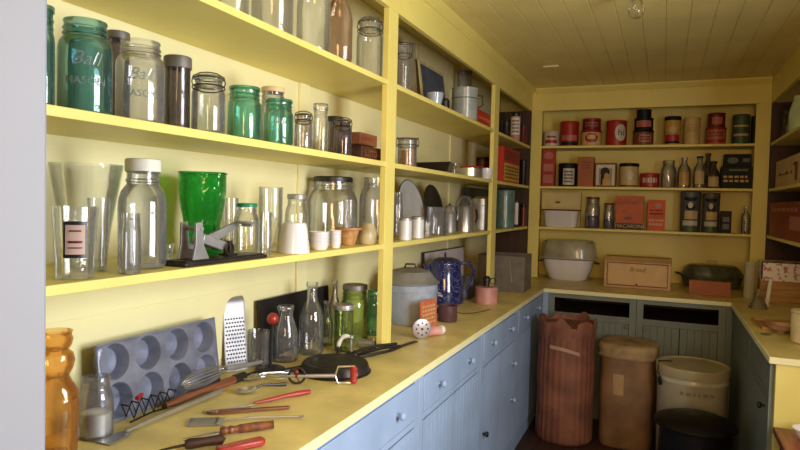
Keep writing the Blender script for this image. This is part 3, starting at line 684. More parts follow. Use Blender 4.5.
# glassware and pots clustered before the trays
gl_ = 'glassware before the leaning trays'
P, h, r = JL(Z3, 436, 207, 20, .09)
jar('glass_pitcher', 'wide clear glass pitcher in front of the dark oval tray', 'pitcher', (P, h, r), 'straight', GC2, group=gl_)
jar('glass_pitcher', 'small clear glass with thick base nearest the shelf edge by the pitcher', 'glass', JL(Z3, 427, 222, 10, .03), 'tumbler', GC, group=gl_)
def coffee_pot(label, px, ytop, w, off, m, rz, glass_top=True, mid=.62):
    P, h, r = JL(Z3, px, ytop, w, off); t = thing('coffee_pot', label, 'pot', P, rz)
    b = MB(); b.lathe([(0, 0), (r, 0), (r*1.0, .01), (r*.98, h*mid), (r*1.02, h*(mid+.02)), (r*.95, h*(mid+.05)), (0, h*(mid+.05))], 32); b.build('pot_body', m, t)
    b = MB(); b.lathe([(r*.93, h*(mid+.05)), (r*.85, h*(mid+.16)), (r*.55, h*.90), (r*.2, h*.94), (0, h*.94)], 28); b.build('lid', GC2 if glass_top else m, t)
    b = MB(); b.lathe([(0, h*.93), (r*.14, h*.93), (r*.2, h*.97), (0, h)], 14); b.build('lid_knob', BLK, t)
    b = MB(); b.tube([(r*.95, 0, h*mid*.95), (r*1.5, 0, h*mid*.9), (r*1.65, 0, h*mid*.6), (r*1.4, 0, h*mid*.35)], [.004, .007, .007, .005]); b.build('handle', BLK, t)
    b = MB(); b.tube([(-r*.9, 0, h*.25), (-r*1.3, 0, h*.45), (-r*1.45, 0, h*.62)], [.008, .006, .005]); b.build('spout', m, t)
coffee_pot('small steel coffee pot with a black knob behind the glass pitcher', 449, 203, 13, .13, TINP, 1.2, True)
coffee_pot('shiny steel percolator with domed glass lid in the middle of the shelf', 464, 193, 21, .11, STEEL, 1.0, True)
P, h, r = JL(Z3, 481, 196, 20, .10)
t = thing('steel_canister', 'steel canister with a rounded lid and black side handle by the second post', 'canister', P, -.6)
b = MB(); b.lathe([(0, 0), (r, 0), (r, h*.72), (r*1.03, h*.73), (r*1.03, h*.78), (0, h*.78)], 32); b.build('pot_body', TINP, t)
b = MB(); b.lathe([(r*1.02, h*.78), (r*.95, h*.92), (r*.6, h*.99), (0, h)], 32); b.build('lid', STEEL, t)
b = MB(); b.tube([(0, -r, h*.62), (0, -r*1.5, h*.60), (-.02, -r*2.1, h*.50)], .006); b.build('handle', BLK, t)
C, w, d, h = boxL(Z3, 470, 493, 189, .24, .05)
carton('cake_tin', 'dark green tin standing behind the steel canister', 'tin', C, w, d, h, mat('dark_green_paint', (30, 48, 38), .4), rz=PI/2)
P, h, r = JL(Z3, 504, 190, 20, .06)
t = can('canister', 'blue green enamel canister in the far bay beyond the second post', 'canister', (P, h, r), mat('blue_green_enamel', (92, 122, 116), .35, var=.15, coat=.3), mat('blue_green_enamel', (92, 122, 116)))
J = JL(Z3, 516, 200, 6, .03); can('spice_tin', 'narrow dark tin with a white label strip beside the blue green canister', 'tin', J, BLK, BLK, [([(0, .5, 1.2, .8, 'r')], WHT, 'label')])
J = JL(Z3, 523, 204, 6, .03); can('spice_tin', 'dark red tin in the far corner of the middle shelf', 'tin', J, DKRED, BLK)

# ================================================================== FAR WALL, top shelf of tins
gtin = 'grocery tins on the far shelves'
CAN = lambda n: mat(n[0], n[1], .42, var=.1, scale=10)
c_red = mat('tin_red', (168, 34, 30), .4, var=.1); c_cream = mat('tin_cream', (206, 178, 124), .45, var=.1); c_white = mat('tin_white', (206, 196, 180), .45, var=.1)
c_gold = mat('tin_gold', (196, 150, 66), .4, var=.12); c_pink = mat('tin_pink', (190, 110, 100), .45, var=.12); c_green = mat('tin_green', (62, 86, 62), .45, var=.12)
c_black = mat('tin_black', (24, 21, 20), .5, var=.1, spec=.25); c_brown = mat('tin_brown', (120, 66, 36), .45, var=.1); c_grey = mat('tin_grey', (84, 86, 94), .45, var=.1)
def cB(z, px, yt, w, label, body, top, prints, off=None, name='grocery_tin', cat='tin', rz=0, base=0):
    J = JB(z, px, yt, w, off); return can(name, label, cat, J, body, top, prints, rz=face(J[0]), group=gtin), J
cB(Z1, 551, 131, 16, 'small white and red tin at the left end of the top far shelf', c_white, c_white, [([(0, .3, 1.7, .22, 'r'), (0, .62, 1.2, .12, 'r')], c_red, 'print')])
cB(Z1, 569, 121, 19, 'bright red tin second on the top far shelf', c_red, c_red, [([(0, .33, 1.8, .2, 'r')], c_pink, 'band'), ([(0, .10, 1.9, .14, 'r')], c_black, 'lower_band')])
_, J = cB(Z1, 591, 130, 21, 'cream and red tin below a smaller red tin', c_cream, c_red, [([(0, .5, 1.3, .6, 'e')], c_red, 'oval'), ([(0, .55, .8, .26, 'r')], c_cream, 'panel')])
J2 = (J[0]+Vector((0, 0, J[1]+.0008)), hgt(J[0], 119)-J[1]-.0008, J[2]*.88)
can('grocery_tin', 'smaller dark red tin stacked on the cream and red one', 'tin', J2, DKRED, c_red, [(scribble(1.6, 2, .25, .7, seed=2), c_pink, 'print')], group=gtin)
t, J = cB(Z1, 616, 120, 21, 'red coffee tin with a round white spot and short dark lettering', c_red, c_red, [([(.42, .5, 1.15, .66, 'e')], c_white, 'white_spot')])
text('hi', J[1]*.36, c_black, t, RZ(math.degrees(.45)) @ T(0, 0, J[1]*.5), bend=J[2]*.975+.0022)
_, J = cB(Z1, 643, 130, 21, 'brown labelled tin at the bottom of the stack of three', c_brown, c_black, [([(.2, .45, 1.2, .5, 'r')], c_pink, 'panel'), (scribble(1., 2, .28, .62, seed=4, cx=.2), c_black, 'print')])
h1 = J[1]; J2 = (J[0]+Vector((0, 0, h1+.0008)), hgt(J[0], 118.5)-h1-.0008, J[2]*.92)
can('grocery_tin', 'pink labelled tin in the middle of the stack of three', 'tin', J2, c_black, c_black, [([(0, .5, 1.7, .5, 'r')], c_pink, 'label'), (scribble(1.3, 2, .3, .68, seed=8), c_red, 'print')], group=gtin)
h2 = h1+.0008+J2[1]; J3 = (J[0]+Vector((0, 0, h2+.0008)), hgt(J[0], 110)-h2-.0008, J[2]*.72)
can('grocery_tin', 'small black tin on top of the stack of three', 'tin', J3, c_black, c_black, [], group=gtin)
cB(Z1, 672, 116, 17, 'golden tin with a red lower band on the top far shelf', c_gold, c_black, [([(0, .22, 1.9, .26, 'r')], c_red, 'lower_band'), ([(0, .52, 1.1, .2, 'e')], c_cream, 'badge'), ([(0, .08, 1.9, .08, 'r')], c_black, 'base_band')])
cB(Z1, 691.5, 117, 17, 'plain tan tin with faint printing on the top far shelf', c_cream, c_cream, [(scribble(1.2, 3, .45, .75, seed=6), c_gold, 'print')])
_, J = cB(Z1, 715.5, 127, 21, 'red and pink printed tin below another tin', c_pink, c_red, [([(0, .18, 1.9, .2, 'r')], c_red, 'lower_band'), (scribble(1.7, 2, .4, .75, seed=9), DKRED, 'print')])
J2 = (J[0]+Vector((0, 0, J[1]+.0008)), hgt(J[0], 113.5)-J[1]-.0008, J[2]*.86)
can('grocery_tin', 'dark red tin with a pink panel stacked on the red and pink tin', 'tin', J2, DKRED, DKRED, [([(.1, .45, 1.2, .5, 'r')], c_pink, 'panel')], group=gtin)
cB(Z1, 740.5, 114, 18, 'dull green banded tin at the right end of the top far shelf', c_green, c_green, [([(0, .3, 1.9, .08, 'r')], c_cream, 'lower_band'), ([(0, .6, 1.9, .06, 'r')], c_cream, 'upper_band')])
J = JB(Z1, 753, 116, 6, .09); can('grocery_tin', 'dark tin wedged behind the post at the right end', 'tin', J, c_black, c_black, [], group=gtin)

# middle far shelf
C, w, d, h = boxB(Z2, 541.5, 554, 149, .03, .07)
carton('tall_tin', 'tall narrow red tin with three pale panels, left end of middle far shelf', 'tin', C, w, d, h, c_red, prints=[([(0, .82, .75, .2, 'e'), (0, .5, .75, .2, 'r'), (0, .2, .75, .22, 'r')], c_pink, 'panels')])
cB(Z2, 567.5, 163, 19, 'black tin with a white printed label on the middle far shelf', c_black, c_black, [([(.1, .42, 1.25, .7, 'r')], c_white, 'label'), (scribble(1.05, 4, .14, .7, seed=12, cx=.1), c_black, 'print')])
C, w, d, h = boxB(Z2, 577.5, 593, 157, .05, .09)
carton('wooden_box', 'upright orange brown box between the black tin and the portrait box', 'box', C, w, d, h, mat('orange_brown', (168, 88, 36), .5, var=.1), prints=[(scribble(.62, 3, .58, .86, seed=14), DKRED, 'print')])
C, w, d, h = boxB(Z2, 594.5, 615.5, 163, .025, .09)
carton('portrait_box', 'box with a dark haired figure printed inside a white frame', 'box', C, w, d, h, DKRED, prints=[([(0, .5, .88, .86, 'r')], c_white, 'frame'), ([(0, .42, .62, .72, 'r')], mat('portrait_ground', (150, 132, 110), .5), 'ground'), ([(-.02, .62, .44, .4, 'e'), (-.14, .28, .16, .4, 'r')], c_black, 'hair'), ([(.06, .45, .22, .28, 'e'), (.06, .2, .36, .26, 'r')], c_gold, 'figure')])
cB(Z2, 628.5, 163, 20, 'cream tin with a black rim right of the portrait box', c_cream, c_black, [([(0, .9, 1.9, .05, 'r')], c_black, 'upper_band'), ([(0, .05, 1.9, .06, 'r')], c_black, 'lower_band'), ([(.1, .5, .8, .36, 'e')], c_white, 'badge')])
cB(Z2, 649.5, 173, 20, 'low red tin with white stripes of print', c_red, c_red, [(scribble(1.6, 1, .2, .8, seed=15), c_white, 'print')])
jar('storage_jar', 'square shouldered clear jar right of the low red tin', 'jar', JB(Z2, 668, 160, 16), 'wide', GC2, 'cap', GC2, lidh=.02)
t = jar('glass_bottle', 'clear bottle with an amber label, first of the three bottles', 'bottle', JB(Z2, 683.5, 157, 14), 'flask', GC2, 'cap', GC2, lidh=.012)
P, h, r = JB(Z2, 683.5, 157, 14); patch([(0, h*.3, r*1.5, h*.42, 'r')], r+.0006, 'label', c_gold, t)
t = jar('glass_bottle', 'cloudy bottle with cream label, middle of the three bottles', 'bottle', JB(Z2, 699, 156, 13, .05), 'flask', GC2, 'cap', c_black, lidh=.012)
P, h, r = JB(Z2, 699, 156, 13, .05); patch([(0, h*.32, r*1.5, h*.4, 'r')], r+.0006, 'label', c_cream, t)
jar('glass_bottle', 'brown glass bottle with dark cap behind the cream labelled jar', 'bottle', JB(Z2, 707, 153, 11, .14), 'flask', GD, 'cap', c_brown, lidh=.014)
t = jar('glass_bottle', 'short dark bottle with a wide cream label beside the dark green tins', 'bottle', JB(Z2, 713, 161, 13, .04), 'soda', GD, 'cap', c_black, lidh=.01)
P, h, r = JB(Z2, 713, 161, 13, .04); patch([(0, h*.24, r*1.8, h*.36, 'r')], r+.0006, 'label', c_cream, t)
C, w, d, h = boxB(Z2, 720.5, 752, 166.5, .03, .12)
carton('tea_tin', 'dark green tin with gold flower printing under another dark tin', 'tin', C, w, d, h, mat('tea_green', (20, 32, 26), .55, var=.1, spec=.2), prints=[(scribble(.86, 2, .25, .62, seed=20), c_gold, 'flowers'), ([(.05, .84, .6, .1, 'r')], c_green, 'band')])
h1 = h; C2, w2, d2, h2 = boxB(Z2+h1+.0008, 724, 751.5, 154, .04, .10)
carton('tea_tin', 'dark tin with a pale green plate stacked on the flowered tin', 'tin', C2, w2, d2, h2, mat('tea_black', (18, 24, 22), .55, var=.1, spec=.2), prints=[([(-.18, .48, .40, .5, 'e')], c_green, 'plate'), ([(.3, .5, .25, .3, 'r')], c_green, 'mark')])

# bottom far shelf
P, h, r = JB(Z3, 561, 210, 37, .10)
t = thing('enamel_pan', 'white oblong enamel pan with a dark red rim on the lower far shelf', 'pan', P, 0)
b = MB(); vessel(b, [(r*.80, 0), (r*.86, .008), (r*.94, h*.9), (r*1.02, h*.97), (r*1.02, h)], .003, fn=lambda a, z: 1.08/max(abs(math.cos(a))**4+abs(math.sin(a))**4, .3)**.25*.93, sy=.62, seg=48); b.build('pan_body', ENW, t)
b = MB(); n = 48; f4 = lambda a: 1.08/max(abs(math.cos(a))**4+abs(math.sin(a))**4, .3)**.25*.93
b.tube([(r*1.02*f4(2*PI*k/n)*math.cos(2*PI*k/n), .62*r*1.02*f4(2*PI*k/n)*math.sin(2*PI*k/n), h) for k in range(n)], .0055, 6, close=True); b.build('rim', DKRED, t)
C, w, d, h = boxB(Z3, 541, 580, 192, .22, .04)
carton('flat_tin', 'flat pale yellow tin with a tiny dark mark standing behind the enamel pan', 'tin', C, w, d, h, mat('pale_tan', (222, 202, 138), .5, var=.08), prints=[([(-.08, .7, .12, .05, 'r')], DKRED, 'mark')])
purple = mat('dark_preserve', (58, 26, 34), .5, var=.2)
jar('preserve_jar', 'jar with a dark lid and dark purple contents, larger of the two', 'jar', JB(Z3, 592, 197, 15), 'pint', GC2, 'cap', DKRED, fill=purple, fillh=.42, lidh=.014)
jar('preserve_jar', 'smaller dark lidded jar beside the spaghetti and macaroni carton', 'jar', JB(Z3, 608.5, 203, 11), 'pint', GC2, 'cap', DKRED, fill=purple, fillh=.4, lidh=.014)
C, w, d, h = boxB(Z3, 615, 643, 196, .03, .07)
carton('pasta_carton', 'orange carton with red script and a black macaroni strip', 'carton', C, w, d, h, mat('orange_carton', (200, 96, 50), .6, var=.1), prints=[([(0, .10, .96, .17, 'r')], c_black, 'black_strip'), ([(-.05, .34, .3, .1, 'e'), (-.2, .55, .06, .08, 'e')], DKRED, 'mark')],
       texts=[("Skinner's", h*.23, .82, DKRED, .3), ('MACARONI', h*.155, .10, c_cream, 0)])
C, w, d, h = boxB(Z3, 647, 664.5, 200, .03, .06)
carton('food_carton', 'bright orange carton with dark bands of print', 'carton', C, w, d, h, mat('bright_orange_carton', (214, 88, 40), .6, var=.1), prints=[(scribble(.8, 1, .5, .6, seed=21)+scribble(.8, 1, .62, .7, seed=22), c_black, 'print'), ([(.1, .82, .4, .16, 'e')], c_pink, 'badge'), (scribble(.84, 2, .14, .40, seed=23), c_cream, 'lower_print')])
for px, yt, w_, lb_ in ((689.5, 191.5, 21, 'tall grey printed tin, left one of the pair with black hat marks'), (710, 193, 18, 'tall grey printed tin, right one of the pair beside the small black box')):
    cB(Z3, px, yt, w_, lb_, c_grey, c_grey, [([(0, .84, 1.3, .16, 'e'), (0, .62, .9, .16, 'e')], c_black, 'hat_mark'), ([(0, .66, .5, .14, 'e')], c_white, 'face_mark'), ([(.1, .42, 1.3, .20, 'r')], c_cream, 'panel'), ([(0, .22, 1.5, .12, 'r')], c_white, 'stripe'), ([(.1, .07, 1.8, .12, 'r')], c_green, 'foot_band')], name='oat_tin')
C, w, d, h = boxB(Z3, 720, 731, 211, .03, .05)
carton('small_box', 'small black box with a pale label by the two grey tins', 'box', C, w, d, h, c_black, prints=[([(0, .62, .6, .22, 'r'), (0, .3, .6, .24, 'r')], c_grey, 'label')])
t = jar('glass_bottle', 'slim clear vial with a dark stick inside, right end of the lower far shelf', 'bottle', JB(Z3, 745, 206, 9), 'vial', GC2, wall=.002)
P, h, r = JB(Z3, 745, 206, 9); b = MB(); b.tube([(-.004, 0, .006), (-.002, 0, h*.55)], .006); b.build('contents', c_black, t)

# ================================================================== FAR WORKTOP
P = onz(568, 279, ZC); w_ = rad(P, 568, 52)
t = thing('enamel_basin', 'white enamel dishpan standing under an upturned grey basin', 'basin', P, 0)
hb = hgt(P-Vector((0, .0, 0)), 258)
rr = w_; f5 = lambda a, z=0: 1/((abs(math.cos(a))**3+abs(math.sin(a))**3)**(1/3))
b = MB(); vessel(b, [(rr*.66, 0), (rr*.76, .015), (rr*.92, hb*.6), (rr*.97, hb*.95), (rr*1.03, hb*.97), (rr*1.03, hb)], .003, fn=f5, sy=.75, seg=56); b.build('basin_body', ENW, t)
b = MB(); n = 56; b.tube([(rr*1.03*f5(2*PI*k/n)*math.cos(2*PI*k/n), .75*rr*1.03*f5(2*PI*k/n)*math.sin(2*PI*k/n), hb) for k in range(n)], .004, 6, close=True); b.build('rim', BLK, t)
for s_ in (-1, 1):
    b = MB(); b.tube([(s_*rr*.98, -.05, hb*.85), (s_*rr*1.16, -.035, hb*.8), (s_*rr*1.16, .035, hb*.8), (s_*rr*.98, .05, hb*.85)], .004); b.build('handle', BLK, t)
h0 = hb+.005; h1 = hgt(P, 240)-h0
t = thing('enamel_basin', 'grey enamel basin turned upside down on the white dishpan', 'basin', P+Vector((0, 0, h0)), 0)
b = MB(); b.lathe([(rr*1.10, 0), (rr*1.12, .003), (rr*1.07, .008), (rr*1.04, h1*.5), (rr*.98, h1*.88), (rr*.88, h1), (0, h1), (0, h1-.003), (rr*.86, h1-.003), (rr*1.0, h1*.5), (rr*1.03, .006)], 56, fn=f5, sy=.75, closed=True); b.build('basin_body', mat('worn_grey_enamel', (170, 164, 140), .3, rgb2=(128, 122, 98), scale=7, coat=.4), t)
b = MB(); b.tube([(rr*1.11*f5(2*PI*k/n)*math.cos(2*PI*k/n), .75*rr*1.11*f5(2*PI*k/n)*math.sin(2*PI*k/n), .002) for k in range(n)], .005, 6, close=True); b.build('rim', mat('pale_rim', (190, 186, 170), .3), t)
# bread box
a = onz(603, 287, ZC); c_ = onz(670.5, 290, ZC); C = Vector(((a.x+c_.x)/2, (a.y+c_.y)/2+.09, ZC)); w = c_.x-a.x; h = hgt((C.x, C.y-.1, ZC), 258)
t = thing('bread_box', 'cream bread box with red lined edges standing on the far worktop', 'box', C, 0)
prof_ = [(-.11, 0), (.11, 0), (.11, h), (-.06, h), (-.10, h*.86), (-.11, h*.7)]
b = MB(); b.prism(prof_, -w/2, w/2, Matrix(((0,0,1,0),(1,0,0,0),(0,1,0,0),(0,0,0,1)))); b.build('box_body', mat('bread_cream', (198, 156, 104), .45, var=.08), t, bevel=.004)
b = MB(); b.box(-w/2+.03, w/2-.03, -.114, -.1095, .025, h*.80); b.build('door', mat('bread_cream2', (208, 168, 112), .45, var=.06), t, bevel=.002)
b = MB()
for q in ((-w/2+.022, w/2-.022, .018, .024), (-w/2+.022, w/2-.022, h*.81, h*.83)): b.box(q[0], q[1], -.1145, -.109, q[2], q[3])
for x in (-w/2+.022, w/2-.026): b.box(x, x+.004, -.1145, -.109, .018, h*.83)
b.build('red_line', DKRED, t)
b = MB(); b.sph((0, -.118, .032), .007); b.build('knob', DKRED, t)
text('Bread', h*.20, c_brown, t, T(0, -.1145, h*.62), shear=.3)
# roaster
P = onz(711, 287, ZC); w = rad(P, 711, 64); h = hgt(P, 264)
t = thing('roaster', 'oval dark green enamel roaster with lid and wire handle in the far corner', 'roaster', P, .12)
G_ = mat('green_enamel', (92, 96, 80), .25, rgb2=(58, 62, 52), scale=18, coat=.5)
b = MB(); b.lathe([(0, 0), (w*.8, 0), (w*.93, .02), (w*.98, h*.45), (w*1.03, h*.47), (w*1.03, h*.49), (0, h*.49)], 48, sy=.64); b.build('pan_body', G_, t)
b = MB(); b.lathe([(w*1.03, h*.49), (w*1.03, h*.53), (w*.97, h*.55), (w*.90, h*.78), (w*.80, h*.93), (w*.66, h*.985), (w*.3, h), (0, h)], 48, sy=.64); b.build('lid', G_, t)
b = MB(); b.tube([(-.035, 0, h-.002), (-.035, 0, h+.022), (.035, 0, h+.022), (.035, 0, h-.002)], .004); b.build('handle', TINP, t)
for s_ in (-1, 1):
    b = MB(); b.tube([(s_*w*.98, -.04, h*.52), (s_*w*1.14, -.03, h*.56), (s_*w*1.14, .03, h*.56), (s_*w*.98, .04, h*.52)], .006); b.build('side_handle', BLK, t)
a = onz(689, 294, ZC); c_ = onz(731, 297.5, ZC); w = (c_-a).length; C = (a+c_)/2
carton('wooden_box', 'low orange brown wooden box in front of the dark green roaster', 'box', C+Vector((.0, .035, 0)), w, .05, hgt(C, 281.5), mat('orange_brown', (168, 88, 36), .5, var=.1), rz=math.atan2(c_.y-a.y, c_.x-a.x))

# ================================================================== RIGHT SHELVES
def boxR(z, x0, x1, ytop, off, d):
    a, b_ = atR(x0, off, z), atR(x1, off, z); C = Vector((XR+off+d/2, (a.y+b_.y)/2, z)); return C, abs(b_.y-a.y), d, hgt((XR+off, (a.y+b_.y)/2, z), ytop)
C, w, d, h = boxR(Z3, 768.5, 803, 202, .01, .2)
carton('biscuit_tin', 'large worn red box with a pale patch on the lowest right shelf', 'box', C, w, d, h, mat('worn_red', (150, 40, 34), .5, var=.25, scale=9), rz=-PI/2, prints=[([(.28, .45, .26, .34, 'r')], c_pink, 'pale_patch'), (scribble(.8, 1, .7, .88, seed=31), c_pink, 'print')])
C, w, d, h = boxR(Z2, 775, 803, 157, .03, .2)
carton('cardboard_box', 'cream box with brown scrawled marks on the middle right shelf', 'box', C, w, d, h, mat('cream_card', (206, 182, 140), .6), rz=-PI/2, prints=[([(-.15, .45, .42, .05, 'r'), (-.32, .48, .05, .16, 'e'), (-.05, .47, .05, .18, 'e'), (.28, .45, .09, .6, 'r'), (.22, .7, .12, .1, 'e'), (.12, .46, .05, .14, 'e')], c_brown, 'brown_marks')])
P = atR(788, .10, Z1); h = hgt(P, 108)
jar('glass_jar', 'dark clear jar with a beaded top on the top right shelf', 'jar', (P, h, .045), 'bail', GD, 'bail')
P = atR(800, .07, Z1); h = hgt(P, 96)
t = thing('milk_glass_jar', 'pale green white milk glass jar at the right edge on the top right shelf', 'jar', P, 0)
b = MB(); vessel(b, [(.05, 0), (.062, .01), (.066, h*.5), (.05, h*.8), (.04, h*.9), (.042, h)], .003); b.build('jar_body', mat('milk_green', (196, 210, 180), .25, coat=.4), t)

# ================================================================== RIGHT WORKTOP
P = Vector((.86, 4.30, ZC))
a = ony(758, 290, 4.80); xa = a.x; h0 = hgt((.75, 4.80, ZC), 282)
t = thing('wooden_box', 'low tan wooden box with two slats under the pink flowered tin', 'box', (xa+.17, 4.89, ZC), 0)
MB().box(-.155, .155, -.075, .075, 0, h0).build('box_body', TANW, t, bevel=.002)
for z0 in (h0*.25, h0*.62): MB().box(-.15, .15, -.083, -.0755, z0, z0+h0*.2).build('slat', TANW, t, bevel=.002)
h1 = hgt((xa+.1, 4.80, ZC), 262)-h0
t = carton('flowered_tin', 'pink and white flowered tin box catching the light on the right worktop', 'tin', (xa+.17, 4.89, ZC+h0+.0008), .31, .17, h1-.001, mat('pink_floral', (244, 232, 236), .35, rgb2=(196, 120, 130), scale=34, thr=.44), prints=[([(0, .97, .99, .06, 'r'), (-.485, .5, .03, .9, 'r')], c_black, 'dark_edge')])
P = onz(757, 300, ZC); h = hgt(P, 262)
jar('storage_jar', 'pale cloudy glass cylinder at the right corner of the worktop', 'jar', (P+Vector((-.045, .04, 0)), h*.98, .035), 'straight', mat('cloudy_white', (190, 186, 164), .3, coat=.3), wall=.003)
P = onz(758, 308, ZC)
t = thing('glass_funnel', 'cloudy grey glass funnel upside down on the right worktop', 'funnel', P, 0)
b = MB(); b.lathe([(.045, 0), (.057, .002), (.02, .075), (.012, .085), (.010, .12), (.007, .12), (.009, .085), (.017, .074), (.052, .002)], 32, closed=True); b.build('funnel_body', GC2, t)
P = onz(767, 306, ZC); Q = ony(771, 279, P.y-.0)
t = thing('white_candle', 'thin white candle leaning slightly before the pink flowered tin', 'candle', P, 0)
b = MB(); b.lathe([(0, 0), (.022, 0), (.024, .004), (.012, .010), (.012, .018), (0, .018)], 20); b.build('holder', ENW, t)
L_ = (Q-P).length; b = MB(); b.tube([(0, 0, .018), ((Q.x-P.x)*.5, 0, (Q.z-P.z)*.5+.009), (Q.x-P.x, 0, Q.z-P.z)], [.013, .0125, .012], 14); b.build('candle', mat('wax', (246, 243, 244), .4), t)
# tray, dish and spoon
P = onz(783, 322, ZC)
t = thing('serving_tray', 'thin tan wooden tray lying on the right worktop under a dish', 'tray', (.64, 3.79, ZC), .08)
b = MB(); b.box(-.17, .17, -.14, .14, 0, .006); b.build('tray_base', TANW, t, bevel=.001)
b = MB()
for q in ((-.17, .17, -.14, -.132), (-.17, .17, .132, .14), (-.17, -.162, -.132, .132), (.162, .17, -.132, .132)): b.box(q[0], q[1], q[2], q[3], .006, .016)
b.build('rim', TANW, t, bevel=.001)
P = onz(781, 333, ZC); P.z = ZC
t = thing('footed_dish', 'shallow pinkish pottery dish near the end of the right worktop', 'dish', P, 0)
b = MB(); vessel(b, [(.028, 0), (.024, .008), (.05, .02), (.062, .042), (.064, .045)], .003, base=.010); b.build('dish_body', mat('pink_pottery', (196, 160, 140), .35, rgb2=(150, 100, 84), coat=.3), t)
P = onz(766, 335, ZC); P.z = ZC
t = thing('spoon', 'small spoon lying beside the pinkish dish at the worktop edge', 'spoon', P, .5)
b = MB(); b.lathe([(0, .001), (.014, .003), (.019, .007), (.017, .007), (.012, .004), (0, .003)], 20, sx=1.4); b.build('spoon_bowl', STEEL, t)
b = MB(); b.tube([(.024, 0, .007), (.05, 0, .008), (.10, 0, .004)], [.003, .0025, .004], 8); b.build('handle', STEEL, t)
P = onz(803, 343, ZC); h = hgt(P, 310)
t = thing('crock', 'cream pottery crock cut off by the right edge of the picture', 'crock', P, 0)
b = MB(); vessel(b, [(.045, 0), (.052, .006), (.054, h*.85), (.050, h*.9), (.056, h*.93), (.056, h)], .005); b.build('crock_body', mat('stoneware_pale', (204, 188, 146), .35, rgb2=(176, 156, 112), scale=10, coat=.3), t)

# ================================================================== ON THE FLOOR
# red brown drum of fluted sheet with a torn top
P = Vector((-.565, 4.18, 0)); R_ = .182; hh = hgt(P, 314)
rust = mat('rusty_red', (138, 84, 62), .65, rgb2=(92, 54, 40), scale=7, bump=.3)
t = thing('fluted_drum', 'tall rusty red fluted drum with a ragged collar, left of the floor bins', 'drum', P, 0)
fl = lambda a, z: 1+.011*math.cos(28*a)+.006*math.sin(5*a)
b = MB(); b.lathe([(0, 0), (R_*.95, 0), (R_, .02), (R_*.985, hh*.3), (R_, hh*.6), (R_*.97, hh*.78), (R_*.99, hh*.84), (R_*.96, hh*.92), (0, hh*.92)], 192, fn=fl); b.build('drum_body', rust, t, ang=70)
rnd = random.Random(5); vs = []; n = 96
tops = []
for k in range(n):
    q = k*15/n; tops.append(hh*(.965+.035*math.sin(k*2*PI/n*7+.6)*(1 if (k//10) % 2 else .3)-(.035 if k % 24 in (5, 6, 7) else 0)))
for e in (0, .008):
    for k in range(n):
        a_ = 2*PI*k/n; r1 = (R_*1.0-e)*(1+.012*math.cos(14*a_)); vs += [(r1*math.cos(a_), r1*math.sin(a_), hh*.84), (r1*1.02*math.cos(a_), r1*1.02*math.sin(a_), tops[k])]
fs = []
for k in range(n):
    k2 = (k+1) % n
    fs += [(2*k, 2*k2, 2*k2+1, 2*k+1), (2*n+2*k2, 2*n+2*k, 2*n+2*k+1, 2*n+2*k2+1), (2*k+1, 2*k2+1, 2*n+2*k2+1, 2*n+2*k+1)]
b = MB(); b.add(vs, fs); b.build('ragged_collar', rust, t, ang=50)
fc = face(P)
b = MB(); vs = []; m_ = 14
for e in (0, .006):
    for k in range(m_+1):
        u = k/m_; a_ = fc-PI/2-.55+u*1.0; z_ = hh*.755-.035*u+.008*math.sin(u*PI)
        for dz in (0, .022): rr_ = R_*1.055-e; vs.append((rr_*math.cos(a_), rr_*math.sin(a_), z_+dz))
N_ = 2*(m_+1); fs = []
for k in range(m_): fs += [(2*k, 2*k+2, 2*k+3, 2*k+1), (N_+2*k+1, N_+2*k+3, N_+2*k+2, N_+2*k), (2*k+1, 2*k+3, N_+2*k+3, N_+2*k+1), (2*k+2, 2*k, N_+2*k, N_+2*k+2)]
fs += [(0, 1, N_+1, N_), (2*m_+1, 2*m_, N_+2*m_, N_+2*m_+1)]
b.add(vs, fs); b.build('handle_slat', mat('worn_edge', (176, 140, 116), .6), t)
# paper covered drum
P = Vector((-.185, 4.30, 0)); R_ = .178; hh = hgt(P, 341)
pap = mat('brown_wrapping', (150, 112, 74), .6, rgb2=(104, 74, 48), scale=5, bump=.5, bscale=14)
t = thing('covered_drum', 'brown paper wrapped drum with a cloth tied over its top', 'drum', P, 0)
wr = lambda a, z: .97/((abs(math.cos(a))**3.2+abs(math.sin(a))**3.2)**(1/3.2))+.010*math.sin(5*a+z*9)+.006*math.sin(11*a-z*15)
b = MB(); b.lathe([(0, 0), (R_*.95, 0), (R_*.98, .02), (R_*.96, hh*.3), (R_*.99, hh*.5), (R_*.96, hh*.75), (R_*.97, hh*.90), (0, hh*.90)], 72, fn=wr); b.build('drum_body', pap, t, ang=60)
w2 = lambda a, z: .96/((abs(math.cos(a))**3.2+abs(math.sin(a))**3.2)**(1/3.2))+.018*math.sin(9*a)+.012*math.sin(4*a+1)
clo = mat('stained_cloth', (172, 146, 104), .8, rgb2=(120, 92, 60), scale=8, bump=.6, bscale=20)
b = MB(); b.lathe([(R_*1.0, hh*.865), (R_*1.07, hh*.87), (R_*1.05, hh*.93), (R_*1.08, hh*.97), (R_*1.0, hh*.995), (R_*.8, hh), (R_*.3, hh*.985), (0, hh*.985)], 72, fn=w2); b.build('cloth_cover', clo, t, ang=60)
b = MB(); b.tube([(R_*1.07*w2(2*PI*k/40, 0)*math.cos(2*PI*k/40), R_*1.07*w2(2*PI*k/40, 0)*math.sin(2*PI*k/40), hh*.885) for k in range(40)], .005, 6, close=True); b.build('string', clo, t)
patch([(-.05, hh*.62, .075, hh*.2, 'r')], R_*1.012, 'paper_patch', mat('pale_patch', (178, 142, 98), .6), t)
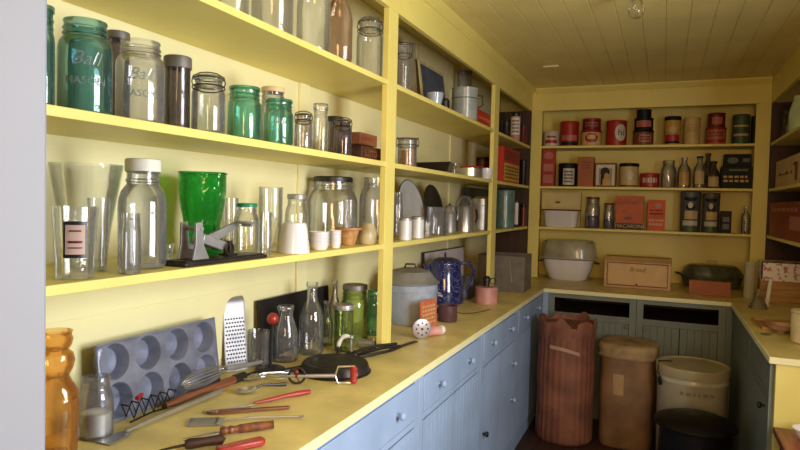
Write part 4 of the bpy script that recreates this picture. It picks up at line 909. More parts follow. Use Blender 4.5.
# white lidded tub
P = Vector((.19, 4.12, 0)); R_ = .200; hh = hgt(P, 364)
wt = mat('old_white_tub', (196, 190, 166), .35, rgb2=(166, 156, 128), scale=4, coat=.3)
t = thing('lidded_tub', 'large white metal tub with a lid and bail handle, raised lettering on its rim', 'tub', P, face(P))
b = MB(); b.lathe([(0, 0), (R_*.93, 0), (R_*.94, .01), (R_*.98, hh*.84), (R_*1.0, hh*.85), (R_*1.0, hh*.87), (R_*.98, hh*.88), (R_*.98, hh*.93), (0, hh*.93)], 56); b.build('tub_body', wt, t)
b = MB(); b.lathe([(R_*1.02, hh*.905), (R_*1.03, hh*.985), (R_*1.02, hh), (R_*.96, hh+.003), (R_*.93, hh-.006), (0, hh-.004)], 56); b.build('lid', mat('tub_lid', (184, 172, 138), .35, rgb2=(150, 132, 96), scale=3, coat=.3), t)
a_ = math.radians(-140)
b = MB(); b.lathe([(0, 0), (.028, 0), (.026, .008), (.012, .014), (0, .014)], 20, RZ(-140-90+180-10) @ T(0, -R_*.985, hh*.83) @ RX(90), sx=.8); b.build('handle_ear', DKMET, t)
b = MB(); b.tube([(R_*1.04*math.cos(a_), R_*1.04*math.sin(a_), hh*.83), (R_*1.1*math.cos(a_-.15), R_*1.1*math.sin(a_-.15), hh*.93), (R_*.98*math.cos(a_-.35), R_*.98*math.sin(a_-.35), hh+.012), (R_*.6*math.cos(a_-.4), R_*.6*math.sin(a_-.4), hh+.010)], .004); b.build('wire_handle', DKMET, t)
patch(scribble(R_*.95, 1, hh*.74, hh*.80, seed=40, cx=.03), R_*.975, 'raised_lettering', mat('tub_mark_tan', (140, 128, 98), .5), t)  # raised marks coloured a darker tan than the tub
b = MB(); b.lathe([(0, 0), (.02, 0), (.016, .006), (0, .006)], 18, RZ(-48) @ T(0, -R_*.97, hh*.36) @ RX(90)); b.build('dark_button', BLK, t)
# black pot
P = Vector((.185, 3.55, 0)); R_ = .195; hh = hgt(P, 414)
t = thing('lidded_pot', 'low black lidded pot standing in front of the white tub', 'pot', P, 0)
b = MB(); b.lathe([(0, 0), (R_*.80, 0), (R_*.88, .02), (R_*.90, hh*.5), (R_*.86, hh*.88), (0, hh*.88)], 48); b.build('pot_body', mat('black_enamel', (16, 12, 11), .4, spec=.2), t)
b = MB(); b.lathe([(R_*.9, hh*.87), (R_*1.02, hh*.88), (R_*1.03, hh*.90), (R_*.97, hh*.93), (R_*.6, hh*.985), (R_*.2, hh), (0, hh)], 48); b.build('lid', mat('black_enamel', (18, 16, 16)), t)
b = MB(); b.tube([(-.04, 0, hh*.995), (-.035, 0, hh+.02), (.035, 0, hh+.02), (.04, 0, hh*.995)], .005); b.build('lid_handle', DKMET, t)

# ================================================================== LEFT WORKTOP
def lay(a, b_, up=0.0, z=ZC):
    A, B = onz(*a, z+up), onz(*b_, z+up); d = B-A
    return Vector((A.x, A.y, z)), d.length, math.atan2(d.y, d.x)
# amber decanter and powder jar by the door frame
P, h, r = JC(54, 455, 328, 48)
t = thing('amber_decanter', 'amber glass decanter with a fat ringed neck beside the door frame', 'decanter', P, 0)
b = MB(); vessel(b, [(r*.9, 0), (r, .01), (r*1.05, h*.40), (r*1.0, h*.52), (r*.72, h*.60), (r*.62, h*.64), (r*.80, h*.70), (r*.88, h*.76), (r*.80, h*.82), (r*.60, h*.85), (r*.74, h*.89), (r*.80, h*.94), (r*.72, h*.97), (r*.78, h)], .004, fn=lambda a, z: 1+.025*math.cos(8*a)*(1 if z < h*.6 else .4)); b.build('glass_body', GA, t)
P, h, r = JC(96, 436, 373, 36)
jar('sugar_jar', 'clear jar half filled with white powder at the front left of the worktop', 'jar', (P, h, r), 'wide', GC2, 'cap', GC2, fill=mat('white_powder', (232, 230, 226), .9), fillh=.42, lidh=.012)
# muffin tin leaning on the wall
def weld(o):
    bm = bmesh.new(); bm.from_mesh(o.data); bmesh.ops.remove_doubles(bm, verts=bm.verts, dist=.0004); bm.to_mesh(o.data); bm.free()
    o.data.set_sharp_from_angle(angle=math.radians(25))
ya = onx(95, 346, -1.352).y; yb = onx(214, 320, -1.352).y; zt = (onx(95, 346, -1.352).z+onx(214, 320, -1.352).z)/2
W = yb-ya; Hh = (zt-ZC)/math.cos(.13)
t = thing('muffin_tin', 'dull blue grey eight cup muffin tin leaning upright on the wall', 'baking tin', (-1.352+.13*(zt-ZC), (ya+yb)/2, ZC+.003), rot=(-.13, 0, PI/2))
muf = mat('muffin_grey', (146, 150, 172), .36, metal=.35, var=.22, scale=10, bump=.25)
nx, ny = 4, 2; cw, ch = W/nx, Hh/ny
b = MB(); seg = 32
for i in range(nx):
    for j in range(ny):
        cx, cz = -W/2+cw*(i+.5), ch*(j+.5); R1 = min(cw, ch)*.455; vs = []; fs = []
        for k in range(seg):
            a_ = 2*PI*k/seg+PI/4; c1, s1 = math.cos(a_), math.sin(a_); q = 1/max(abs(c1), abs(s1))
            vs.append((cx+c1*q*cw/2, 0, cz+s1*q*ch/2))
        prof_ = [(R1*1.03, 0), (R1, .002), (R1*.86, .034), (R1*.80, .038)]
        for rr_, y_ in prof_:
            for k in range(seg): a_ = 2*PI*k/seg+PI/4; vs.append((cx+rr_*math.cos(a_), y_, cz+rr_*math.sin(a_)))
        for l in range(len(prof_)):
            for k in range(seg): k2 = (k+1) % seg; fs.append((l*seg+k, l*seg+k2, (l+1)*seg+k2, (l+1)*seg+k))
        fs.append(tuple(len(prof_)*seg+k for k in range(seg)))
        b.add(vs, fs)
o = b.build('tin_plate', muf, t, ang=25); weld(o); so = o.modifiers.new('sol', 'SOLIDIFY'); so.thickness = .0012; so.offset = 1
b = MB(); b.tube([(-W/2, 0, 0), (W/2, 0, 0), (W/2, 0, Hh), (-W/2, 0, Hh)], .003, 6, close=True); b.build('rolled_edge', muf, t)
# grater
P = onz(233, 369, ZC); h = .262; lean = math.atan((P.x-WL-.03)/h)
t = thing('grater', 'curved steel hand grater with an arched handle leaning right of the muffin tin', 'grater', P, rot=(-.03, 0, face(P)+.45))
w = .040; hb = h*.86
path = [(-.030, 0), (-.016, hb*.5), (-.004, hb)]+[(.016-.020*math.cos(PI*k/8), hb+.030*math.sin(PI*k/8)) for k in range(1, 8)]+[(.036, hb), (.046, hb*.5), (.050, hb*.08)]
def strip(b, pts, x0, x1, th=.0012):
    n = len(pts); vs = []
    for e in (0, th):
        for y, z in pts: vs += [(x0, y+e, z), (x1, y+e, z)]
    fs = []; N_ = 2*n
    for k in range(n-1): fs += [(2*k, 2*k+1, 2*k+3, 2*k+2), (N_+2*k+2, N_+2*k+3, N_+2*k+1, N_+2*k), (2*k, 2*k+2, N_+2*k+2, N_+2*k), (2*k+3, 2*k+1, N_+2*k+1, N_+2*k+3)]
    b.add(vs, fs)
b = MB(); strip(b, path, -w, w); b.build('grating_plate', mat('grater_tin', (168, 166, 170), .45, metal=.6, var=.15), t)
b = MB()
for sx_ in (-w, w): b.tube([(sx_, y, z) for y, z in path], .0022, 6)
b.build('rolled_edge', TINP, t)
b = MB()
for j in range(13):
    z = .018+j*.0135; y = -.030+.014*min(1, z/(hb*.5)) if z < hb*.5 else -.016+.012*(z-hb*.5)/(hb*.5)
    for i in range(7):
        x = -.032+.0105*i+.004*(j % 2)
        b.lathe([(.0040, -.001), (.0026, .0030), (0, .0034)], 8, T(x, y, z) @ RX(90))
b.build('grating_teeth', DKMET, t)
# black tray leaning behind the bottles
ya = onx(257, 330, -1.385).y; yb = onx(326, 310, -1.385).y; zt = onx(300, 291, -1.39).z
t = thing('black_tray', 'dark rectangular baking tray leaning on the wall behind the bottles', 'tray', (-1.374, (ya+yb)/2, ZC+.001), rot=(-.06, 0, PI/2))
w = yb-ya; h = (zt-ZC)
b = MB(); b.box(-w/2, w/2, 0, .002, 0, h)
for q in ((-w/2, w/2, -.012, .002, 0, .003), (-w/2, w/2, -.012, .002, h-.003, h), (-w/2, -w/2+.003, -.012, .002, .003, h-.003), (w/2-.003, w/2, -.012, .002, .003, h-.003)): b.box(*q)
b.build('tray_body', BLKI, t)
# bottles and jars along the back of the worktop
jar('glass_jar', 'short clear straight jar left of the milk bottle', 'jar', JC(258, 364, 329, 22), 'straight', GC2)
gbt = 'empty clear bottles along the worktop'
jar('milk_bottle', 'wide mouthed clear milk bottle beside the red knobbed masher', 'bottle', JC(285, 360, 304, 26), 'milk', GC2, group=gbt)
jar('glass_bottle', 'tall clear long necked bottle in the middle of the bottles', 'bottle', JC(311, 353, 281, 25), 'soda', GC, group=gbt)
jar('glass_bottle', 'shorter clear long necked bottle behind the tall middle one', 'bottle', JC(326, 345, 300, 13), 'soda', GC2, group=gbt)
jar('glass_bottle', 'tall thin clear bottle just left of the ribbed green jars', 'bottle', JC(334, 338, 280, 12), 'soda', GC2, group=gbt)
rib = lambda a, z: 1+.02*math.cos(20*a)
jar('ribbed_jar', 'small pale green ribbed jar with a tin lid', 'jar', JC(343, 350, 303, 19), 'straight', GL, 'cap', TINP, fn=rib, lidh=.02)
jar('ribbed_jar', 'large pale green ribbed jar with a dull tin lid behind the smaller one', 'jar', JC(354, 340, 283, 27), 'pint', GL, 'cap', ZINC, fn=rib, lidh=.022)
jar('glass_jar', 'bottle green round shouldered jar partly behind the thick post', 'jar', JC(374, 334, 289, 20), 'wide', GL2)
# red knobbed masher standing on its disc
P, h, r = JC(270, 370, 312, 30)
t = thing('potato_masher', 'masher standing on its dark disc with a red ball at the handle end', 'masher', P, 0)
b = MB(); b.lathe([(0, 0), (r, 0), (r, .007), (r*.9, .009), (0, .010)], 32); b.build('disc', DKMET, t)
b = MB(); b.tube([(0, 0, .009), (.004, .006, h*.9)], .0055); b.build('shaft', BLKI, t)
b = MB(); b.sph((.004, .006, h-.018), .021); b.build('red_ball', RED, t)
# upturned griddle
P = onz(335, 371, ZC); r = rad(P, 335, 68)
t = thing('griddle', 'round black cast iron griddle lying upside down', 'pan', P, face(P))
b = MB(); hz = .036
b.lathe([(0, .0), (r*1.06, 0), (r*1.07, .004), (r*1.02, .008), (r*.98, hz*.8), (r*.93, hz), (r*.80, hz), (r*.79, hz-.0015), (r*.75, hz-.0015), (r*.74, hz), (r*.5, hz), (r*.49, hz-.0015), (r*.46, hz-.0015), (r*.45, hz), (0, hz)], 56); b.build('pan_body', BLKI, t)
b = MB(); b.tube([(-r*.98, 0, .012), (-r*1.15, -.02, .014), (-r*1.40, -.04, .012), (-r*1.48, -.045, .012)], [.010, .008, .010, .009], 10); b.build('handle', BLKI, t)
# rotary egg beater
P, L_, a_ = lay((286, 384), (354, 384)); 
t = thing('egg_beater', 'rotary egg beater with a red grip and gear wheel lying before the griddle', 'egg beater', P, a_)
b = MB()
for s_ in (-1, 1):
    for q in (0, 1):
        pts = []
        for k in range(17):
            u = PI*k/16; x = -.085+.085*(1-math.cos(u))/2*1.0; pts.append((x, s_*.016+(.019*math.sin(u))*(1 if q else -1), .026))
        b.tube(pts, .0022, 6)
b.build('beater_wires', STEEL, t)
b = MB(); b.ring((.035, 0, .028), .026, .004, 'y', 28); b.ring((.035, 0, .028), .006, .004, 'y', 12)
for k in range(4): b.tube([(.035, 0, .028), (.035+.025*math.cos(k*PI/2+.3), 0, .028+.025*math.sin(k*PI/2+.3))], .0022, 6)
b.build('gear_wheel', DKMET, t)
b = MB(); b.tube([(0, 0, .026), (L_*.72, 0, .028)], .006); b.tube([(.0, .016, .026), (.0, -.016, .026)], .004); b.build('frame', TINP, t)
b = MB(); b.tube([(L_*.72, -.0, .028), (L_*.76, 0, .058), (L_*1.0, 0, .060), (L_*1.04, 0, .03), (L_*1.0, 0, .004), (L_*.76, 0, .003), (L_*.72, 0, .028)], .0035, 6); b.build('handle_loop', STEEL, t)
b = MB(); b.lathe([(0, 0), (.009, 0), (.013, .006), (.011, .028), (.013, .05), (.009, .056), (0, .056)], 16, T(L_*.99, 0, .004)); b.build('red_grip', RED, t)
b = MB(); b.tube([(.035, -.006, .028), (.035, -.03, .03), (.035, -.034, .045)], .003); b.sph((.035, -.034, .05), .009); b.build('crank', DKRED, t)
# spoons
for i, (a0, a1, lb_) in enumerate((((250, 380), (290, 374), 'shiny steel spoon nearer the masher disc, bowl to the left'), ((247, 393), (286, 386), 'larger shiny spoon with a dark handle, bowl over the wooden tool'))):
    P, L_, a_ = lay(a0, a1); t = thing('spoon', lb_, 'spoon', P, a_, 'spoons in the utensil heap')
    b = MB(); b.lathe([(0, .001), (.014, .0025), (.022, .008), (.024, .014), (.0225, .014), (.013, .0045), (0, .003)], 24, sx=1.45); b.build('spoon_bowl', STEEL, t)
    b = MB(); b.tube([(.032, 0, .013), (.05, 0, .017), (L_, 0, .006)], [.005, .003, .006], 8); b.build('handle', STEEL if i == 0 else BLK, t)
# whisk
P, L_, a_ = lay((176, 401), (256, 368))
P.z += .012; P.x += .022
t = thing('balloon_whisk', 'wire balloon whisk lying against the foot of the muffin tin', 'whisk', P, a_)
b = MB()
for k in range(7):
    th = PI*k/7; pts = []
    for q in range(25):
        u = 2*PI*q/24; x = L_*.26*(1-math.cos(u)); y = .036*math.sin(u)*(.35+.65*(1+math.cos(u))/2+.25*(1-math.cos(u)))
        x = L_*.52*(1-math.cos(u))/2
        y = .029*math.sin(u)*(1-.35*(1-math.cos(u))/2)
        pts.append((x, y*math.cos(th), .038+y*math.sin(th)))
    b.tube(pts, .0011, 5)
o = b.build('whisk_wires', STEEL, t)
b = MB(); b.tube([(L_*.50, 0, .038), (L_*.62, 0, .030), (L_, 0, .012)], [.005, .009, .007], 10); b.build('handle', TINP, t)
# wooden handled tool and long metal ladle
P, L_, a_ = lay((165, 410), (239, 382))
t = thing('wooden_handle_tool', 'worn red brown turned wooden handle with dark ferrule among the utensils', 'utensil', P, a_)
b = MB(); b.tube([(0, 0, .012), (L_*.15, 0, .013), (L_*.5, 0, .014), (L_*.8, 0, .014), (L_, 0, .015)], [.009, .012, .010, .013, .012], 14); b.build('handle', BRW, t)
b = MB(); b.tube([(L_*.92, 0, .015), (L_*1.08, 0, .015)], .0145, 14); b.tube([(L_*1.08, 0, .015), (L_*1.3, 0, .012)], .005); b.build('ferrule', DKMET, t)
P, L_, a_ = lay((117, 438), (222, 394))
t = thing('long_ladle', 'long pale steel handled turner with a flat blade at the front left', 'utensil', P, a_)
b = MB(); b.tube([(.03, 0, .007), (L_*.3, 0, .010), (L_, 0, .010)], [.005, .006, .0075], 10); b.build('handle', STEEL, t)
b = MB(); b.prism([(-.045, -.026), (-.045, .026), (.02, .020), (.045, .004), (.045, -.004), (.02, -.020)], .002, .0035); b.build('blade', STEEL, t)
# black wire masher with red tip
P, L_, a_ = lay((129, 423), (176, 406))
t = thing('wire_masher', 'bent black wire rack with a red dipped end before the muffin tin', 'utensil', P, a_)
b = MB(); pts = []
for k in range(11): pts.append((L_*k/10, 0, .008 if k % 2 else .045))
b.tube(pts, .0022, 6); pts = [(L_*k/10, .03, .008 if k % 2 else .045) for k in range(11)]; b.tube(pts, .0022, 6)
for k in range(0, 11, 2): b.tube([(L_*k/10, 0, .045), (L_*k/10, .03, .045)], .002, 6)
b.tube([(0, -.005, .003), (L_*.5, .01, .003), (L_, .0, .003)], .0025, 6); b.build('wire_rack', BLKI, t)
b = MB(); b.tube([(L_*.15, .0, .060), (L_*.30, .01, .062)], .006, 8); b.tube([(L_*.2, .0, .045), (L_*.2, .0, .058)], .002, 6); b.build('red_tip', RED, t)
# knives and forks on the bare worktop
P, L_, a_ = lay((254, 405), (310, 394))
t = thing('table_knife', 'knife with a wavy bright red handle', 'knife', P, a_)
b = MB(); b.tube([(0, 0, .006), (L_*.3, 0, .007), (L_*.55, .004, .008), (L_*.8, 0, .009), (L_, .002, .007)], [.004, .006, .006, .0085, .007], 10); b.build('handle', RED, t)
b = MB(); b.prism([(-.09, -.002), (-.085, .006), (0, .006), (0, -.006), (-.07, -.006)], .002, .0035); b.build('blade', STEEL, t)
P, L_, a_ = lay((206, 414.5), (290, 409))
t = thing('wooden_paddle', 'flat worn wooden paddle with a narrow handle', 'paddle', P, a_)
b = MB(); b.prism([(0, 0), (L_*.05, .010), (L_*.25, .014), (L_*.5, .012), (L_*.55, .007), (L_*.98, .008), (L_, .0), (L_*.98, -.008), (L_*.55, -.007), (L_*.5, -.012), (L_*.25, -.014), (L_*.05, -.010)], .002, .009); b.build('paddle_body', BRW, t, bevel=.002)
b = MB(); b.tube([(-.01, .012, .004), (.03, -.016, .012)], .003, 6); b.build('wire_tie', TINP, t)
P, L_, a_ = lay((190, 423), (304, 419))
t = thing('slotted_turner', 'long thin wire handled slotted turner', 'turner', P, a_)
b = MB(); b.tube([(L_*.28, 0, .004), (L_*.6, 0, .010), (L_*.96, 0, .007)], .0028, 8); b.ring((L_*.98, 0, .007), .006, .002, 'z', 14); b.build('handle', TINP, t)
b = MB()
for k in range(5): y = -.026+.013*k; b.box(0, L_*.24, y-.0035, y+.0035, .002, .0035)
b.box(L_*.22, L_*.29, -.028, .028, .002, .0035); b.box(-.004, .002, -.03, .03, .002, .0035); b.build('slotted_blade', TINP, t)
P, L_, a_ = lay((183, 441), (273, 429))
t = thing('carving_fork', 'two pronged fork with a turned wooden handle', 'fork', P, a_)
b = MB()
for y in (-.007, .007): b.tube([(0, y, .004), (L_*.35, y, .008), (L_*.40, 0, .009)], [.001, .0022, .003], 6)
b.build('prongs', TINP, t)
b = MB(); b.lathe([(0, 0), (.010, 0), (.012, .01), (.008, .018), (.011, .026), (.008, .036), (.011, .05), (.012, .09), (.010, L_*.58), (.012, L_*.6), (0, L_*.6)], 18, T(L_*.40, 0, .0125) @ RY(90)); b.build('handle', BRWZ, t)
P, L_, a_ = lay((185, 450), (226, 444))
t = thing('marking_awl', 'dark wooden handled awl beside the red brush at the bottom edge', 'utensil', P, a_)
b = MB(); b.lathe([(0, 0), (.010, 0), (.013, .01), (.011, L_*.5), (.013, L_*.9), (0, L_)], 16, T(0, 0, .0135) @ RY(90)); b.build('handle', DBRW, t)
b = MB(); b.tube([(-.06, 0, .008), (0, 0, .012)], [.002, .004]); b.build('spike', DKMET, t)
P, L_, a_ = lay((217, 455), (264, 444))
t = thing('red_handled_knife', 'broad bright red tool handle at the bottom edge of the picture', 'knife', P, a_)
b = MB(); b.prism([(0, -.013), (0, .013), (L_*.5, .016), (L_*.95, .015), (L_, .008), (L_, -.010), (L_*.9, -.016), (L_*.5, -.013)], .001, .018); b.build('handle', RED, t, bevel=.005)
b = MB(); b.prism([(-.12, -.012), (-.10, .012), (0, .010), (0, -.010)], .004, .006); b.build('blade', DKMET, t)
# black tongs bundle, corkscrew
P, L_, a_ = lay((352, 360), (400, 350))
t = thing('iron_tongs', 'bundle shaped black iron tongs lying beside the thick post', 'tongs', P, a_)
b = MB()
for q in (-1, 1): b.tube([(0, q*.006, .010), (L_*.3, q*.022, .012), (L_*.7, q*.026, .014), (L_*.97, q*.010, .016), (L_, 0, .018)], [.006, .007, .006, .005, .004], 8)
b.tube([(.01, 0, .03), (L_*.5, .005, .035), (L_*.9, -.004, .03)], .006, 8); b.sph((.012, 0, .018), .014); b.build('iron_arms', BLKI, t)
P = onz(346, 358, ZC); h = hgt(P, 340)
t = thing('spiral_press', 'small press with a black and white striped curved handle behind the griddle', 'utensil', P+Vector((-.01, .06, 0)), .3)
b = MB(); b.lathe([(0, 0), (.022, 0), (.022, .006), (.008, .010), (0, .010)], 20); b.build('foot', DKMET, t)
pts = [(-.02+.03*math.cos(PI-u), 0, .03+h*.6*math.sin(u)) for u in [k*PI/12 for k in range(9)]]
b = MB(); b.tube([(-.05, 0, .0)]+pts[:], .009, 10); b.build('curved_handle', mat('striped_handle', (226, 222, 216), .4, rgb2=(40, 38, 40), scale=26, thr=.5), t)
b = MB(); b.tube([(.0, 0, .01), (.0, 0, h*.95)], .005); b.sph((0, 0, h*.97), .010); b.build('spindle', TINP, t)
P = onz(371, 356, ZC)
t = thing('steel_clamp', 'short bright steel clamp next to the black tongs', 'utensil', P+Vector((-.07, .10, 0)), .2)
b = MB(); b.lathe([(0, 0), (.014, 0), (.019, .02), (.017, .05), (.022, .07), (0, .072)], 18, T(-.04, 0, .022) @ RY(90)); b.build('clamp_body', STEEL, t)
b = MB(); b.lathe([(0, 0), (.016, 0), (.016, .028), (.012, .034), (0, .034)], 18, T(.025, -.0, 0)); b.build('wing', DKMET, t)
# stock pot with lid and card
P = onz(409, 321, ZC); r = rad(P, 409, 57); hb = hgt(P, 282); h1 = hgt(P, 267)
t = thing('stock_pot', 'large grey blue enamel stock pot with a tin lid right of the thick post', 'pot', P, face(P))
b = MB(); vessel(b, [(r*.93, 0), (r*.96, .008), (r*.97, hb*.80), (r*1.0, hb*.81), (r*1.0, hb*.84), (r*.97, hb*.85), (r*.98, hb*.97), (r*1.03, hb)], .003); b.build('pot_body', ENG, t)
b = MB(); b.lathe([(r*1.02, hb+.0005), (r*1.03, hb+.006), (r*.95, hb+.012), (r*.70, hb+(h1-hb)*.75), (r*.3, hb+(h1-hb)*.95), (0, hb+(h1-hb)*.95)], 48, closed=False); b.build('lid', TINP, t)
b = MB(); b.tube([(-.03, 0, h1-.006), (-.022, 0, h1+.015), (.022, 0, h1+.015), (.03, 0, h1-.006)], .005); b.build('lid_handle', BLK, t)
for s_ in (-1, 1):
    b = MB(); b.tube([(s_*r*.98, -.045, hb*.72), (s_*r*1.12, -.03, hb*.68), (s_*r*1.12, .03, hb*.68), (s_*r*.98, .045, hb*.72)], .005); b.build('handle', ENG, t)
a0 = onz(421, 331, ZC); a1 = onz(437, 326, ZC); w = (a1-a0).length; an = math.atan2(a1.y-a0.y, a1.x-a0.x)
ct = thing('recipe_card', 'orange printed card standing against the grey blue stock pot', 'card', (a0+a1)/2, rot=(-.06, 0, an))
h = hgt((a0+a1)/2, 300)
MB().box(-w/2, w/2, 0, .004, 0, h).build('card_board', mat('orange_card_face', (206, 116, 78), .6, rgb2=(180, 84, 52), scale=30), ct)
patch(scribble(w*.8, 5, h*.15, h*.85, seed=50), .0004, 'printing', c_cream, ct, flat=True)
# blue speckled coffee pot
P = onz(444, 302, ZC); r = rad(P, 444, 39); h = hgt(P, 257); h2 = hgt(P, 250)
spk = mat('blue_speckled', (24, 32, 96), .15, rgb2=(24, 32, 96), coat=.8)
nt = spk.node_tree; vo = nt.nodes.new('ShaderNodeTexVoronoi'); vo.inputs['Scale'].default_value = 120
tcn = [n for n in nt.nodes if n.type == 'TEX_COORD'][0]; nt.links.new(tcn.outputs['Object'], vo.inputs['Vector'])
crn = nt.nodes.new('ShaderNodeValToRGB'); crn.color_ramp.elements[0].position = .16; crn.color_ramp.elements[1].position = .22
crn.color_ramp.elements[0].color = lin((200, 206, 230)); crn.color_ramp.elements[1].color = lin((24, 32, 96))
nt.links.new(vo.outputs['Distance'], crn.inputs['Fac']); nt.links.new(crn.outputs['Color'], nt.nodes['Principled BSDF'].inputs['Base Color'])
t = thing('coffee_pot', 'tall dark blue speckled enamel coffee pot behind the dark mug', 'pot', P, .5)
b = MB(); b.lathe([(0, 0), (r*.98, 0), (r, .008), (r*.98, h*.3), (r*.80, h*.84), (r*.78, h*.86), (0, h*.86)], 44); b.build('pot_body', spk, t)
b = MB(); b.lathe([(r*.84, h*.86), (r*.84, h*.88), (r*.76, h*.94), (r*.4, h*.995), (0, h)], 40); b.build('lid', spk, t)
b = MB(); b.ring((0, 0, h+.012), .014, .005, 'x', 16); b.build('lid_ring', spk, t)
b = MB(); b.tube([(r*.78, 0, h*.86), (r*1.25, 0, h*.90), (r*1.52, 0, h*.72), (r*1.38, 0, h*.38), (r*.98, 0, h*.25)], [.010, .010, .011, .009, .008], 10); b.build('handle', spk, t)
b = MB(); b.prism([(-r*.72, h*.84), (-r*1.15, h*.84), (-r*.88, h*.48)], -.022, .022, Matrix(((1,0,0,0),(0,0,-1,0),(0,1,0,0),(0,0,0,1)))); b.build('spout', spk, t, bevel=.006)
# board behind
a0 = onz(428, 301, ZC); a0.x = -1.31; ya = onx(429, 300, -1.31).y; yb = onx(476, 290, -1.20).y
A = Vector((-1.37, ya+.08, ZC)); B = Vector((-1.34, 4.38, ZC)); w = (B-A).length; an = math.atan2(B.y-A.y, B.x-A.x); h = hgt((A+B)/2, 250)
t = thing('cutting_board', 'pale pinkish enamelled board standing behind the blue coffee pot', 'board', (A+B)/2, rot=(-.03, 0, an))
MB().box(-w/2, w/2, 0, .012, 0, h).build('panel', mat('pale_pink_panel', (220, 210, 212), .4, rgb2=(204, 190, 190), scale=5), t, bevel=.002)
b = MB(); b.box(-w/2-.006, -w/2, -.002, .014, 0, h); b.box(-w/2-.006, w/2, -.002, .014, h, h+.006); b.build('dark_edge', DKMET, t)
# dark mug
P, h, r = JC(447.5, 321, 304, 19)
t = thing('stoneware_mug', 'plum brown straight mug in front of the blue coffee pot', 'mug', P, 2.6)
b = MB(); vessel(b, [(r*.95, 0), (r, .004), (r, h*.94), (r*1.05, h*.97), (r*1.05, h)], .004); b.build('mug_body', mat('plum_brown', (98, 62, 72), .4, rgb2=(68, 44, 50), scale=9, coat=.2), t)
b = MB(); b.ring((r*1.25, 0, h*.5), h*.26, .005, 'y', 18, a0=-PI/2-.3, a1=PI/2+.3); b.build('handle', mat('plum_brown', (98, 62, 72)), t)
# food press: perforated disc and barrel
P = onz(422, 339, ZC); P.z = ZC
t = thing('food_press', 'small press with a round pale perforated face and pink ended barrel', 'press', P, face(P)+.35)
R_ = .044
b = MB(); b.lathe([(0, 0), (R_, 0), (R_*1.03, .006), (R_, .014), (R_*.6, .018), (0, .018)], 36, T(0, .018, R_+.001) @ RX(90)); b.build('disc_face', mat('pale_disc', (176, 164, 164), .35, metal=.4, var=.15), t)
b = MB()
for k in range(8): b.lathe([(0, 0), (.0045, 0), (0, .0006)], 10, T(R_*.6*math.cos(k*PI/4), .0, R_+.001+R_*.6*math.sin(k*PI/4)) @ RX(90))
b.lathe([(0, 0), (.006, 0), (.004, .006), (0, .007)], 12, T(0, 0, R_+.001) @ RX(90)); b.build('holes', BLK, t)
b = MB(); b.tube([(.02, .03, .024), (.105, .06, .024)], [.020, .023], 20); b.build('barrel', mat('pink_barrel', (212, 176, 168), .4, rgb2=(190, 120, 112), scale=12), t)
b = MB(); b.tube([(.104, .0597, .024), (.125, .067, .024)], [.0245, .020], 20); b.build('end_cap', ENW, t)
# two dark knives under the pot
P, L_, a_ = lay((398, 348), (416, 342))
t = thing('butter_knife', 'dark flat handled blade lying right of the thick post', 'knife', P, a_)
b = MB(); b.box(-.06, L_, -.009, .009, .001, .007); b.build('handle', DKMET, t, bevel=.002)
b = MB(); b.prism([(-.16, 0), (-.15, .009), (-.06, .009), (-.06, -.009)], .002, .0035); b.build('blade', TINP, t)
# pink oil can, round lid, galvanised box, wire
P, h, r = JC(486, 303, 285, 23)
t = thing('oil_can', 'squat dusty pink oil can with a small neck under the second post', 'can', P, face(P))
b = MB(); b.lathe([(0, 0), (r*1.02, 0), (r*1.03, .004), (r, .008), (r*.97, h*.9), (r*.95, h*.96), (r*.5, h), (0, h)], 36); b.build('can_body', PINKP, t)
hn = hgt(P, 276)-h
b = MB(); b.lathe([(r*.28, h-.002), (r*.26, h+hn*.45), (r*.34, h+hn*.5), (r*.34, h+hn*.8), (r*.2, h+hn), (0, h+hn)], 20); b.build('neck', DKMET, t)
b = MB(); b.ring((r*.55, 0, h+hn*.5), .018, .003, 'y', 16); b.build('finger_ring', DKMET, t)
P = onz(471, 300, ZC)+Vector((-.02, .0, 0)); R_ = (hgt(P, 275))/2
t = thing('pot_lid', 'round dark grey lid standing on edge behind the pink oil can', 'lid', P, rot=(-.22, 0, .75))
b = MB(); b.lathe([(0, 0), (R_, 0), (R_*1.0, .003), (R_*.9, .006), (R_*.5, .012), (0, .014)], 40, T(0, 0, R_) @ RX(90)); b.build('lid_disc', mat('dark_grey_lid', (96, 92, 96), .4, metal=.5, var=.2), t)
b = MB(); b.lathe([(0, 0), (.012, 0), (.014, .012), (0, .014)], 14, T(0, -.012, R_) @ RX(90)); b.build('knob', BLK, t)
A = onz(478, 292, ZC); B = onz(523, 293.5, ZC); A.y += .03; B.y += .03; Cc = onz(537, 283, ZC)
w = .33; d = .30; an = math.atan2(Cc.y-B.y, Cc.x-B.x)-PI/2; h = hgt(B, 257)
t = thing('galvanized_box', 'open dull grey galvanized metal box in the left corner of the worktop', 'box', B, an)
b = MB(); q = .003
b.box(-w, 0, 0, d, 0, q); b.box(-w, 0, 0, q, q, h); b.box(-w, 0, d-q, d, q, h); b.box(-w, -w+q, q, d-q, q, h); b.box(-q, 0, q, d-q, q, h); b.build('box_body', GALV, t)
b = MB(); b.tube([(-w, 0, h), (0, 0, h), (0, d, h), (-w, d, h)], .004, 6, close=True); b.build('rolled_rim', GALV, t)
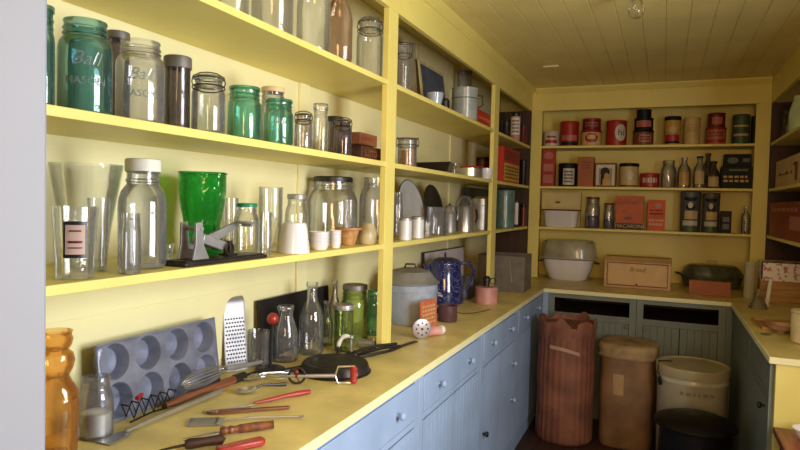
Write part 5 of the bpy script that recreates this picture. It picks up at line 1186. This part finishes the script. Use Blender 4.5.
b = MB(); b.tube([(-w*.33, -.0015, h*.9), (-w*.27, -.0015, h*.35), (-w*.26, -.0015, h*.25)], .0035, 6); b.build('solder_drip', mat('solder', (186, 180, 174), .35, metal=.6), t)
pts = [onz(*q_, ZC+.002) for q_ in ((452, 311), (462, 313.5), (474, 313), (484, 311), (490, 309))]
o0 = pts[0].copy(); b = MB(); b.tube([p-o0 for p in pts], .0018, 6); tag(b.build('wire', DKMET, loc=o0), 'thin dark wire lying on the worktop in front of the pink oil can', 'wire')

# ------------------------------------------------------------------ light
def area(name, loc, aim, sx, sy, e, col):
    l = bpy.data.lights.new(name, 'AREA'); l.shape = 'RECTANGLE'; l.size = sx; l.size_y = sy; l.energy = e; l.color = col
    o = bpy.data.objects.new(name, l); COL.objects.link(o); o.location = loc
    o.rotation_euler = (Vector(aim)-Vector(loc)).to_track_quat('-Z', 'Y').to_euler(); return o
area('window_daylight', (WR+.05, 1.35, 1.54), (-1.0, 1.5, 1.45), .95, 1.06, 60, (.95, .98, 1))
area('added_warm_fill', (.30, -1.1, 1.75), (-.2, 4.5, 1.45), .9, .9, 40, (1, .60, .26))  # warm fill light added beyond the doorway to tint the far end
w = bpy.data.worlds.new('World'); scene.world = w; w.use_nodes = True
w.node_tree.nodes['Background'].inputs[0].default_value = (.80, .88, 1.0, 1); w.node_tree.nodes['Background'].inputs[1].default_value = .10

# ------------------------------------------------------------------ camera
cd = bpy.data.cameras.new('camera'); cam = bpy.data.objects.new('camera', cd); COL.objects.link(cam)
cd.sensor_width = 36; cd.lens = F*36/800; cd.clip_start = .05
M = Matrix.Identity(4)
for i in range(3): M[i][0] = CR[i]; M[i][1] = CU[i]; M[i][2] = -fw[i]; M[i][3] = O[i]
cam.matrix_world = M; scene.camera = cam
vs = scene.view_settings; vs.view_transform = 'Standard'; vs.look = 'None'; vs.gamma = 1; vs.use_curve_mapping = False; vs.exposure = .15
c = scene.cycles; c.max_bounces = 10; c.diffuse_bounces = 5; c.glossy_bounces = 5; c.transparent_max_bounces = 32; c.transmission_bounces = 6; c.caustics_reflective = False; c.caustics_refractive = False
c.sample_clamp_indirect = 4
